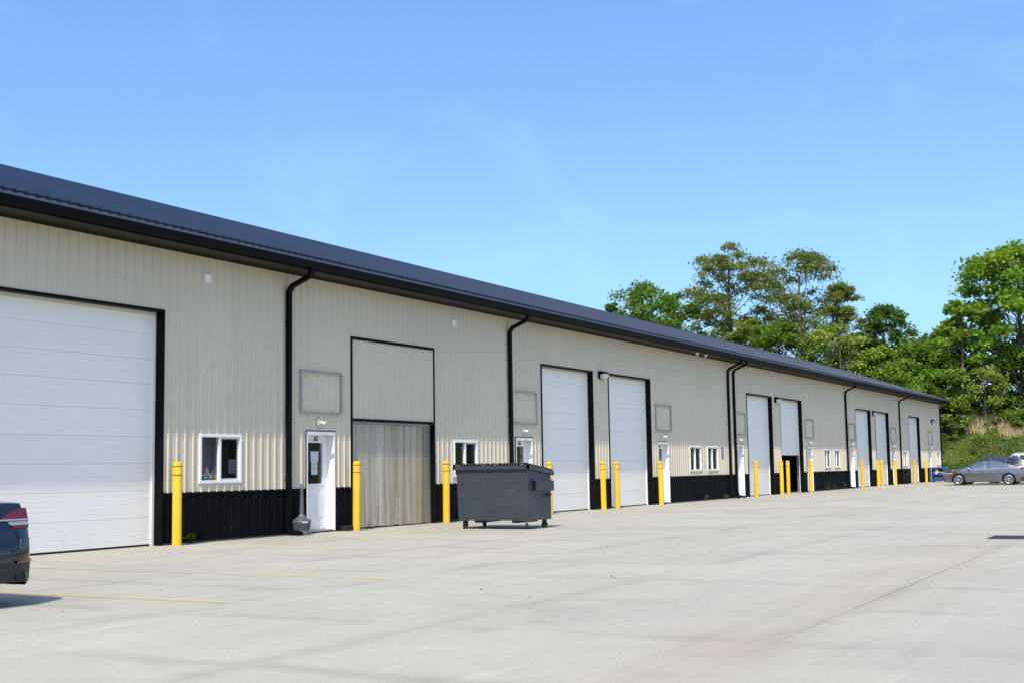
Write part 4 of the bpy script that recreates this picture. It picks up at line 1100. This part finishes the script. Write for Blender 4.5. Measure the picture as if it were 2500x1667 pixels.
def sedan(loc, body, glass, lab, detail):
    t = thing('sedan', lab, 'car', loc); c = Car(SEDAN); c.build(t, body, glass)
    c.ribbon(t, 'tail_light', M['lightred'], [0.902, 0.93, 0.96, 0.99, 1.012], 4.36, [0.40, 0.46, 0.53, 0.60, 0.66], 0.010)
    c.ribbon(t, 'tail_light', M['lightclear'], [0.842, 0.862, 0.884], 4.56, [0.50, 0.49, 0.47], 0.010)
    c.ribbon(t, 'tail_light', M['lightred'], [0.812, 0.825, 0.842], 4.62, [0.54, 0.52, 0.50], 0.010)
    if detail:
        c.ribbon(t, 'chrome_bar', M['chrome'], [0.884, 0.892, 0.902], 4.60, 0.0, 0.016)
    c.ribbon(t, 'bumper_valance', M['blackplastic'], [0.255, 0.30, 0.36, 0.42, 0.455], 4.42, 0.0, 0.012)
    c.ribbon(t, 'reflector', M['lightred'], [0.455, 0.47, 0.485], 4.66, 0.52, 0.019)
    c.ribbon(t, 'headlight', M['lightclear'], [0.66, 0.70, 0.74], 0.62, 0.42, 0.010, rear=False)
    c.ribbon(t, 'turn_signal', M['amber'], [0.665, 0.69, 0.715], 0.66, 0.60, 0.014, rear=False)
    c.ribbon(t, 'grille', M['blackplastic'], [0.30, 0.40, 0.50], 0.12, 0.0, 0.010, rear=False)
    for sd in (1, -1):
        MB().tube([(sd*0.58, -4.60, 0.335), (sd*0.58, -4.862, 0.325)], 0.056, 16).build('exhaust_tip', M['letter'], t, smooth=True)  # solid tube; the shade of the hollow bore is put into its black colour
        MB().lathe([(0.054, 0.0), (0.059, 0.0), (0.059, 0.05), (0.054, 0.05)], 18, (sd*0.58, -4.868, 0.325), 'y', cap=False).build('exhaust_ring', M['blackplastic'], t, smooth=True)
    # trunk-lid shut line and licence recess
    if detail:
        for sd in (1, -1):
            MB().tube([(sd*0.56, -4.815, 0.79), (sd*0.60, -4.835, 0.70), (sd*0.56, -4.868, 0.60), (sd*0.46, -4.873, 0.575)], 0.006, 6).build('shut_line', M['letter'], t)
        MB().box(-0.30, 0.30, -4.845, -4.78, 0.62, 0.80).build('plate_recess', M['blackplastic'], t)
    return t
NEAR = (-5.785, -1.83, 0)
sedan(NEAR, PAINT_NAVY, M['tint_dark'], 'dark blue-black sedan seen from its rear corner at left edge of photo', True)
sedan((65.2, -3.62, 0), PAINT_GREY, M['tint'], 'grey metallic sedan parked nose to the warehouse near its far corner', False)

def suv(loc, body, lab):
    t = thing('suv', lab, 'car', loc); c = Car(SUV); c.build(t, body, M['tint_dark'])
    c.ribbon(t, 'tail_light', M['lightred'], [1.00, 1.04, 1.08], 4.15, 0.45, 0.010)
    c.ribbon(t, 'tail_light', M['lightclear'], [1.082, 1.10, 1.13], 4.18, 0.48, 0.010)
    c.ribbon(t, 'headlight', M['lightclear'], [0.82, 0.87, 0.91], 0.62, 0.45, 0.010, rear=False)
    c.ribbon(t, 'turn_signal', M['amber'], [0.83, 0.86, 0.89], 0.70, 0.66, 0.014, rear=False)
    c.ribbon(t, 'lower_cladding', M['blackplastic'], [0.40, 0.46, 0.56], 4.3, 0.0, 0.012)
    for sd in (1, -1):
        MB().tube([(sd*0.56, -2.0, 1.62), (sd*0.575, -2.3, 1.70), (sd*0.575, -3.6, 1.70), (sd*0.55, -3.95, 1.63)], 0.016, 6).build('roof_rail', body, t)
    MB().prism_x([(-4.12, 1.575), (-4.40, 1.53), (-4.40, 1.555), (-4.12, 1.615)], -0.52, 0.52).build('spoiler', body, t, bevel=0.006)
    return t
suv((68.3, -3.55, 0), PAINT_DK, 'dark grey SUV parked behind the grey sedan')
wsv = suv((71.6, -4.6, 0), PAINT_WHITE, 'white SUV farthest back, only its roof and rear showing'); wsv.scale = (1.06, 1.06, 1.10)

# ------------------------------------------------------------------ vegetation
def np_mesh(name, V_, F_, mt, tint=None, smooth=False):
    me = bpy.data.meshes.new(name); nv, nf = len(V_), len(F_); k = F_.shape[1]
    me.vertices.add(nv); me.vertices.foreach_set('co', np.asarray(V_, np.float32).ravel())
    me.loops.add(nf*k); me.loops.foreach_set('vertex_index', np.asarray(F_, np.int32).ravel())
    me.polygons.add(nf); me.polygons.foreach_set('loop_start', np.arange(0, nf*k, k, dtype=np.int32))
    me.update(calc_edges=True)
    if tint is not None:
        at = me.color_attributes.new('tint', 'FLOAT_COLOR', 'POINT'); c = np.ones((nv, 4), np.float32); c[:, :3] = tint
        at.data.foreach_set('color', c.ravel())
    me.materials.append(mt); return me

def leaves(P0, size, rng, upb=0.5):
    """one bent diamond leaf-spray per point: 4 verts, 2 triangles"""
    n = len(P0); d = rng.normal(size=(n, 3)); d[:, 2] *= 0.6; d /= np.linalg.norm(d, axis=1)[:, None]
    up_ = rng.normal(size=(n, 3)); up_[:, 2] += upb*2; sdv = np.cross(d, up_); sdv /= np.linalg.norm(sdv, axis=1)[:, None]+1e-9
    nn = np.cross(sdv, d); s_ = size*rng.uniform(0.6, 1.35, (n, 1))
    a = P0-d*s_*0.5; b = P0+sdv*s_*0.34+nn*s_*0.12; c = P0+d*s_*0.55-nn*s_*0.10; e = P0-sdv*s_*0.34+nn*s_*0.12
    V_ = np.stack([a, b, c, e], 1).reshape(-1, 3); i = np.arange(n)*4
    F_ = np.concatenate([np.stack([i, i+1, i+2], 1), np.stack([i, i+2, i+3], 1)])
    return V_, F_
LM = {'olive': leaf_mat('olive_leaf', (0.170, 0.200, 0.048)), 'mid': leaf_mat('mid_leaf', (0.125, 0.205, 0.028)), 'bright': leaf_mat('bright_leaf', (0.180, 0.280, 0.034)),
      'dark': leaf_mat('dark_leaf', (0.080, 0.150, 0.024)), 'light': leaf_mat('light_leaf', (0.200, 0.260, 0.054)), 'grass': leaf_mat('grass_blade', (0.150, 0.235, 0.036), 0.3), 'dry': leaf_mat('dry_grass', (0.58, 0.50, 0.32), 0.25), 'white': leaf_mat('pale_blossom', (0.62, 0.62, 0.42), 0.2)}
HZN = lambda px: 1145.5+(1250-px)*0.01579
def at_px(px, dist):
    u = (px-1250)/FPX
    fx_ = Vector((math.sin(YAW), math.cos(YAW))); rx_ = Vector((math.cos(YAW), -math.sin(YAW)))
    p = Vector((CAM[0], CAM[1])) + (fx_ + rx_*u)*dist
    return p.x, p.y
def tree(px, ytop, hw, dist, kind, lab, name='tree', nclump=40, per=150, leaf=0.26, base_frac=0.35, airy=0.0, flat=0.55, top_w=0.6, cl=1.0, seed=0, limbs=0.8, cat='tree', extra=(), group=None):
    rng = np.random.default_rng(1000+seed); x, y = at_px(px, dist); z0 = float(hill(x, y))
    zt = CAM[2] + (HZN(px)-ytop)/FPX*dist; H = zt-z0; R = hw*dist/FPX
    t = thing(name, lab, cat, (x, y, z0), 0, group)
    C = []
    tries = 0
    while len(C) < nclump and tries < 6000:
        tries += 1
        f_ = rng.uniform(0, 1)**0.85; zz = H*(base_frac+(1-base_frac)*f_)
        prof = math.sin(math.pi*min(1, 0.18+0.82*(0.12+0.88*f_)))**0.65 if f_ < 0.5 else (top_w+(1-top_w)*(1-(2*f_-1)**2))
        if f_ > 0.88: prof *= max(0.12, (1-f_)/0.12)*0.8+0.15
        r = R*prof*math.sqrt(rng.uniform(0.12, 1)); an = rng.uniform(0, 2*math.pi)
        p = np.array([r*math.cos(an), r*math.sin(an), zz])
        if airy and any(np.linalg.norm((p-q)*np.array([1, 1, 1.4])) < airy*R for q in C): continue
        C.append(p)
    for e_ in extra: C.append(np.array(e_)*np.array([R, R, H]))
    C = np.array(C); C[:, 2] = np.minimum(C[:, 2], H-0.25)
    # leaves
    PT, TN = [], []
    for p in C:
        cr = cl*R*rng.uniform(0.20, 0.36); m_ = int(per*rng.uniform(0.6, 1.3))
        q = rng.normal(size=(m_, 3)); q /= np.linalg.norm(q, axis=1)[:, None]; q *= rng.uniform(0.25, 1.0, (m_, 1))**0.6*cr*(1+0.35*rng.normal(size=(m_, 1)))
        q[:, 2] *= flat; q[:, 2] -= 0.12*np.linalg.norm(q[:, :2], axis=1)
        PT.append(p+q); g_ = rng.uniform(0.75, 1.25); yv = rng.uniform(0.9, 1.15)
        tn = np.ones((m_, 3))*g_*rng.uniform(0.8, 1.2, (m_, 1)); tn[:, 0] *= yv; tn[:, 2] *= rng.uniform(0.7, 1.1); TN.append(tn)
    PT = np.concatenate(PT); TN = np.concatenate(TN); PT[:, 2] = np.maximum(PT[:, 2], 0.1)
    V_, F_ = leaves(PT, leaf, rng)
    link('crown', np_mesh('crown', V_, F_, LM[kind], np.repeat(TN, 4, axis=0)), t)
    # trunk and limbs
    b = MB(); tr_ = max(0.05, H*0.014); bend = rng.normal(size=2)*0.03*H
    def ax(f_): return Vector((bend[0]*math.sin(f_*2.2), bend[1]*math.sin(f_*1.9), H*f_))
    b.tube([ax(f_) for f_ in np.linspace(0, 0.86, 9)], [tr_*(1.25-1.1*f_) for f_ in np.linspace(0, 0.86, 9)], 8)
    for p in C:
        if rng.uniform() > limbs: continue
        p = Vector(p); hr = math.hypot(p.x, p.y); f0 = min(0.8, max(0.12, (p.z-hr*rng.uniform(0.7, 1.3))/H)); s_ = ax(f0)
        mid = s_.lerp(p, 0.5)+Vector((rng.normal()*0.05*R, rng.normal()*0.05*R, -0.10*(p-s_).length*0.5))
        q = s_.lerp(p, 0.8)+Vector((rng.normal()*0.05*R, rng.normal()*0.05*R, 0))
        r0 = tr_*(1.1-f0)*0.42; b.tube([s_, mid, q, p], [r0, r0*0.65, r0*0.4, r0*0.15], 5, cap=False)
    me = b.mesh('trunk', M['bark'], smooth=True, fix=False); link('trunk', me, t)
    return t
TREES = 'trees on the hillside behind the warehouse'
tree(1580, 690, 92, 128, 'mid', 'rounded mid-green tree leftmost of all, rising over the roof', nclump=75, per=160, leaf=0.28, base_frac=0.42, airy=0.15, seed=1, top_w=0.7, group=TREES)
tree(1682, 700, 58, 131, 'mid', 'narrow mid-green tree between the leftmost tree and the tallest airy one', nclump=48, per=130, leaf=0.30, base_frac=0.42, airy=0.3, seed=2, top_w=0.7, group=TREES)
tree(1500, 735, 36, 126, 'mid', 'low tree tip just showing over the roof at far left of the trees', nclump=16, per=100, leaf=0.30, base_frac=0.6, airy=0.3, seed=22, group=TREES)
tree(1800, 592, 108, 124, 'olive', 'tall airy olive-green tree with a spindly top, left one of two', nclump=95, per=170, leaf=0.25, base_frac=0.34, airy=0.15, flat=0.45, seed=3, top_w=0.50, limbs=1.0, cl=0.85, group=TREES)
tree(1968, 612, 118, 127, 'olive', 'tall airy olive-green tree with layered boughs, right one of two', nclump=105, per=170, leaf=0.25, base_frac=0.34, airy=0.14, flat=0.45, seed=4, top_w=0.66, limbs=1.0, cl=0.85, group=TREES)
tree(2060, 690, 60, 122, 'olive', 'shorter olive tree leaning right of the layered airy tree', nclump=60, per=150, leaf=0.25, base_frac=0.35, airy=0.15, flat=0.45, seed=5, limbs=1.0, group=TREES)
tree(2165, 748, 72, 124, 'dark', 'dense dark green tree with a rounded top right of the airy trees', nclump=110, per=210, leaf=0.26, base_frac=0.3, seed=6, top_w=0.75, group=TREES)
tree(1905, 790, 78, 112, 'mid', 'bushy green tree low over the roof below the airy trees', nclump=50, per=180, leaf=0.26, base_frac=0.25, seed=7, top_w=0.75, group=TREES)
tree(2040, 795, 92, 110, 'light', 'pale yellow-green bushy tree low over the roof', nclump=60, per=180, leaf=0.26, base_frac=0.25, seed=8, top_w=0.8, group=TREES)
tree(1835, 775, 62, 119, 'light', 'pale green tree low between the two airy trees and the roof', nclump=44, per=170, leaf=0.26, base_frac=0.3, seed=23, top_w=0.75, group=TREES)
tree(2235, 835, 88, 116, 'mid', 'broad green tree in the dip left of the biggest tree', nclump=80, per=200, leaf=0.27, base_frac=0.2, seed=9, top_w=0.8, group=TREES)
tree(2150, 850, 80, 108, 'bright', 'bright green bushy tree above the roof end', nclump=50, per=170, leaf=0.26, base_frac=0.15, seed=10, top_w=0.8, group=TREES)
tree(2310, 800, 80, 120, 'dark', 'dark tree directly left of the biggest tree', nclump=75, per=200, leaf=0.28, base_frac=0.2, seed=11, top_w=0.75, group=TREES)
tree(2492, 598, 142, 114, 'bright', 'biggest tree, bright leafy crown at the right edge', nclump=115, per=220, leaf=0.34, base_frac=0.3, airy=0.14, flat=0.5, seed=12, top_w=0.62, limbs=0.9, cl=0.78, extra=[(-0.95, -.1, .80), (-.85, 0, .70), (-1.0, -.1, .64), (-0.8, .1, .9)], group=TREES)
tree(2345, 735, 52, 112, 'bright', 'leafy bough-like tree leaning out left of the biggest crown', nclump=34, per=170, leaf=0.34, base_frac=0.4, airy=0.2, seed=13, top_w=0.6, group=TREES)
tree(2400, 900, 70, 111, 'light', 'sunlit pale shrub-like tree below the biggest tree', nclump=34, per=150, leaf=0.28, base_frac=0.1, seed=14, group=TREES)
tree(2290, 905, 75, 112, 'mid', 'green undergrowth tree above the far roof corner', nclump=50, per=170, leaf=0.26, base_frac=0.05, seed=15, top_w=0.8, group=TREES)
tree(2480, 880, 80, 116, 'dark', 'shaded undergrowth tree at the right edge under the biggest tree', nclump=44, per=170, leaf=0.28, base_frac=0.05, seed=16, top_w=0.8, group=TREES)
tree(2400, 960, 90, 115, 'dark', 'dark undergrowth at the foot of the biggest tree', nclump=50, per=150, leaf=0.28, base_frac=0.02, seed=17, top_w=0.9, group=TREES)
tree(2330, 960, 50, 114, 'mid', 'mid-green shrub behind the blossoming bush', name='shrub', cat='shrub', nclump=34, per=140, leaf=0.24, base_frac=0.02, seed=18, top_w=0.9)
tree(2490, 1000, 55, 109, 'mid', 'green shrub at the right edge on top of the bank', name='shrub', cat='shrub', nclump=34, per=140, leaf=0.24, base_frac=0.02, seed=19, top_w=0.9)
tree(2420, 1030, 45, 111, 'mid', 'low green shrub in the middle of the bank top', name='shrub', cat='shrub', nclump=26, per=120, leaf=0.22, base_frac=0.02, seed=20, top_w=0.9)
fb = tree(2318, 1008, 30, 109, 'mid', 'bush with pale blossom beside the far warehouse corner', name='flowering_bush', cat='bush', nclump=30, per=150, leaf=0.20, base_frac=0.04, seed=21, top_w=0.9)
rng = np.random.default_rng(5); nb = 46
hb = 1.0
cr = [c for c in fb.children if c.name.startswith('crown')][0]
co = np.empty(len(cr.data.vertices)*3, np.float32); cr.data.vertices.foreach_get('co', co); co = co.reshape(-1, 3)
pk_ = co[rng.choice(len(co), nb)]; pk_ = pk_*np.array([1.04, 1.04, 1.02])
PT = np.concatenate([p+rng.normal(size=(16, 3))*np.array([.10, .10, .035]) for p in pk_])
V_, F_ = leaves(PT, 0.11, rng, 1.0); link('blossom', np_mesh('blossom', V_, F_, LM['white'], np.ones((len(V_), 3))), fb)

# grass on the bank
def blades(n, xr, yr, hmin, hmax, wd_, kind, name, seed, dens=None, lean=0.35, lab=None):
    rng = np.random.default_rng(seed); x = rng.uniform(*xr, n); y = rng.uniform(*yr, n)
    if dens is not None:
        k = dens(x, y, rng); x, y = x[k], y[k]; n = len(x)
    z = hill(x, y)-0.03; h = rng.uniform(hmin, hmax, n)*(0.75+0.25*np.sin(x*1.7+y*2.3)); a = rng.uniform(0, 6.283, n); l = rng.normal(size=(n, 2))*lean
    bx, by = np.cos(a)*wd_, np.sin(a)*wd_
    v0 = np.stack([x-bx, y-by, z], 1); v1 = np.stack([x+bx, y+by, z], 1)
    mx_, my_ = x+l[:, 0]*h*0.35, y+l[:, 1]*h*0.35
    v2 = np.stack([mx_+bx*0.7, my_+by*0.7, z+h*0.6], 1); v3 = np.stack([mx_-bx*0.7, my_-by*0.7, z+h*0.6], 1); v4 = np.stack([x+l[:, 0]*h, y+l[:, 1]*h, z+h], 1)
    V_ = np.stack([v0, v1, v2, v3, v4], 1).reshape(-1, 3); i = np.arange(n)*5
    F_ = np.concatenate([np.stack([i, i+1, i+2], 1), np.stack([i, i+2, i+3], 1), np.stack([i+3, i+2, i+4], 1)])
    patch = 0.85+0.3*np.sin(x*0.8+1.3*np.sin(y*0.6))*np.sin(y*0.7)
    tn = np.ones((n, 3))*(patch*rng.uniform(0.7, 1.3, n))[:, None]; tn[:, 0] *= rng.uniform(0.8, 1.5, n)
    o = link(name, np_mesh(name, V_, F_, LM[kind], np.repeat(tn, 5, axis=0))); tag(o, lab, 'grass', kind='stuff'); return o
blades(120000, (88.4, 103), (-26, 6), 0.15, 0.45, 0.024, 'grass', 'bank_grass', 1, lab='green grass and weeds covering the bank behind the cars')
blades(30000, (99.6, 104.8), (-12, 2.2), 0.8, 1.7, 0.013, 'dry', 'tall_dry_grass', 2, dens=lambda x, y, r: (np.sin(y*1.25+0.6*np.sin(x*1.1))+0.7*np.sin(y*2.6+x*0.9+1.0)+0.35*(x-101.5) > r.uniform(-1.3, 1.4, len(x))), lean=0.22, lab='tall straw-coloured dry grass along the top of the bank')
blades(26000, (100, 112), (-28, 12), 0.5, 1.1, 0.03, 'grass', 'rank_grass', 3, lab='rank green growth at the foot of the trees')
rng = np.random.default_rng(31); PT, TN = [], []
for k in range(260):
    cx_, cy_ = rng.uniform(89, 103), rng.uniform(-16, 5); rr_ = rng.uniform(0.2, 0.6); m_ = int(90*rr_)+20
    q = rng.normal(size=(m_, 3))*np.array([rr_, rr_, rr_*0.55])*0.6; q[:, 2] = np.abs(q[:, 2])+0.1; PT.append(q+np.array([cx_, cy_, float(hill(cx_, cy_))]))
    TN.append(np.ones((m_, 3))*rng.uniform(0.6, 1.3)*np.array([rng.uniform(0.8, 1.3), 1, 1]))
PT = np.concatenate(PT); TN = np.concatenate(TN); V_, F_ = leaves(PT, 0.16, rng, 0.7)
tag(link('bank_weeds', np_mesh('bank_weeds', V_, F_, LM['mid'], np.repeat(TN, 4, axis=0))), 'low leafy weeds in clumps all over the grassy bank', 'weeds', kind='stuff')
rng = np.random.default_rng(9); n = 500
xx_ = rng.uniform(90, 101, n); yy_ = rng.uniform(-20, 4, n); PT = np.stack([xx_, yy_, hill(xx_, yy_)+rng.uniform(0.3, 0.55, n)], 1)
V_, F_ = leaves(PT, 0.085, rng, 1.0)
tag(link('wild_flowers', np_mesh('wild_flowers', V_, F_, LM['white'], np.ones((len(V_), 3)))), 'small pale wild flowers dotted over the grassy bank', 'flowers', kind='stuff')

# weeds at the foot of the wall
def weed(x, y, h, n, kind, lab, leafy=True, seed=0):
    rng = np.random.default_rng(seed+300); t = thing('weed', lab, 'weed', (x, y, 0))
    b = MB()
    V2, F2, T2, off = [], [], [], 0
    if leafy:
        PT = rng.normal(size=(n, 3))*np.array([h*0.28, h*0.22, h*0.25])+np.array([0, 0, h*0.58]); PT[:, 2] = np.clip(PT[:, 2], 0.03, h*1.1)
        V_, F_ = leaves(PT, 0.075, rng, 0.8)
        link('foliage', np_mesh('foliage', V_, F_, LM[kind], np.repeat(rng.uniform(0.45, 0.95, (n, 1))*np.ones((n, 3)), 4, axis=0)), t)
        for k in range(5): b.tube([(0, 0, 0), (rng.normal()*h*0.1, rng.normal()*h*0.1, h*0.4), (rng.normal()*h*0.22, rng.normal()*h*0.2, h*0.8)], [0.005, 0.004, 0.002], 4, cap=False)
        b.build('stem', LM['dark'], t, fix=False)
    else:
        for k in range(n):
            a = rng.uniform(0, 6.28); hh = h*rng.uniform(0.5, 1.1); l = rng.uniform(0.1, 0.5)*hh; c_, s_ = math.cos(a), math.sin(a)*0.6; ox, oy = rng.normal()*h*0.25, rng.normal()*0.04
            w2 = 0.009
            b.quad((ox-w2*s_, oy+w2*c_, 0), (ox+w2*s_, oy-w2*c_, 0), (ox+l*0.4*c_+w2*s_, oy+l*0.4*s_-w2*c_, hh*0.65), (ox+l*0.4*c_-w2*s_, oy+l*0.4*s_+w2*c_, hh*0.65))
            b.quad((ox+l*0.4*c_-w2*s_, oy+l*0.4*s_+w2*c_, hh*0.65), (ox+l*0.4*c_+w2*s_, oy+l*0.4*s_-w2*c_, hh*0.65), (ox+l*c_+0.001, oy+l*s_, hh), (ox+l*c_, oy+l*s_, hh))
        me = b.mesh('blades', LM[kind], fix=False); link('blades', me, t)
        at = me.color_attributes.new('tint', 'FLOAT_COLOR', 'POINT'); at.data.foreach_set('color', np.full(len(me.vertices)*4, 0.4, np.float32))
    return t
weed(4.50, -0.10, 0.20, 40, 'mid', 'small leafy green weed right of the nearest bollard', True, 1)
weed(33.6, -0.09, 0.22, 40, 'mid', 'tiny weed under the two windows beside the blue sign', True, 2)
weed(35.9, -0.09, 0.20, 40, 'mid', 'tiny weed just left of the paired downspouts', True, 3)
weed(51.9, -0.12, 0.70, 16, 'dark', 'tall grassy weed under the left far small window', False, 4)
weed(53.2, -0.12, 0.42, 14, 'dark', 'low grassy weed between the two far small windows', False, 5)
weed(55.4, -0.12, 0.42, 50, 'dark', 'leafy weed left of the downspout beyond the small windows', True, 6)
weed(71.4, -0.15, 0.75, 90, 'dark', 'big leafy weed left of the last white door', True, 7)

# crumbs, twigs and dry leaves scattered on the concrete
rng = np.random.default_rng(77); n = 70
PT = np.stack([rng.uniform(-9, 34, n), -rng.uniform(0, 1, n)**1.3*11-0.25, np.full(n, 0.012)], 1)
V_, F_ = leaves(PT, 0.032, rng, 2.0); V_[:, 2] = np.clip(V_[:, 2], 0.004, 0.03)
M['litter'] = mat('dry_litter', (0.13, 0.10, 0.07), 0.9)
tag(link('ground_litter', np_mesh('ground_litter', V_, F_, M['litter'])), 'scattered dry leaf crumbs on the concrete lot', 'litter', kind='stuff')
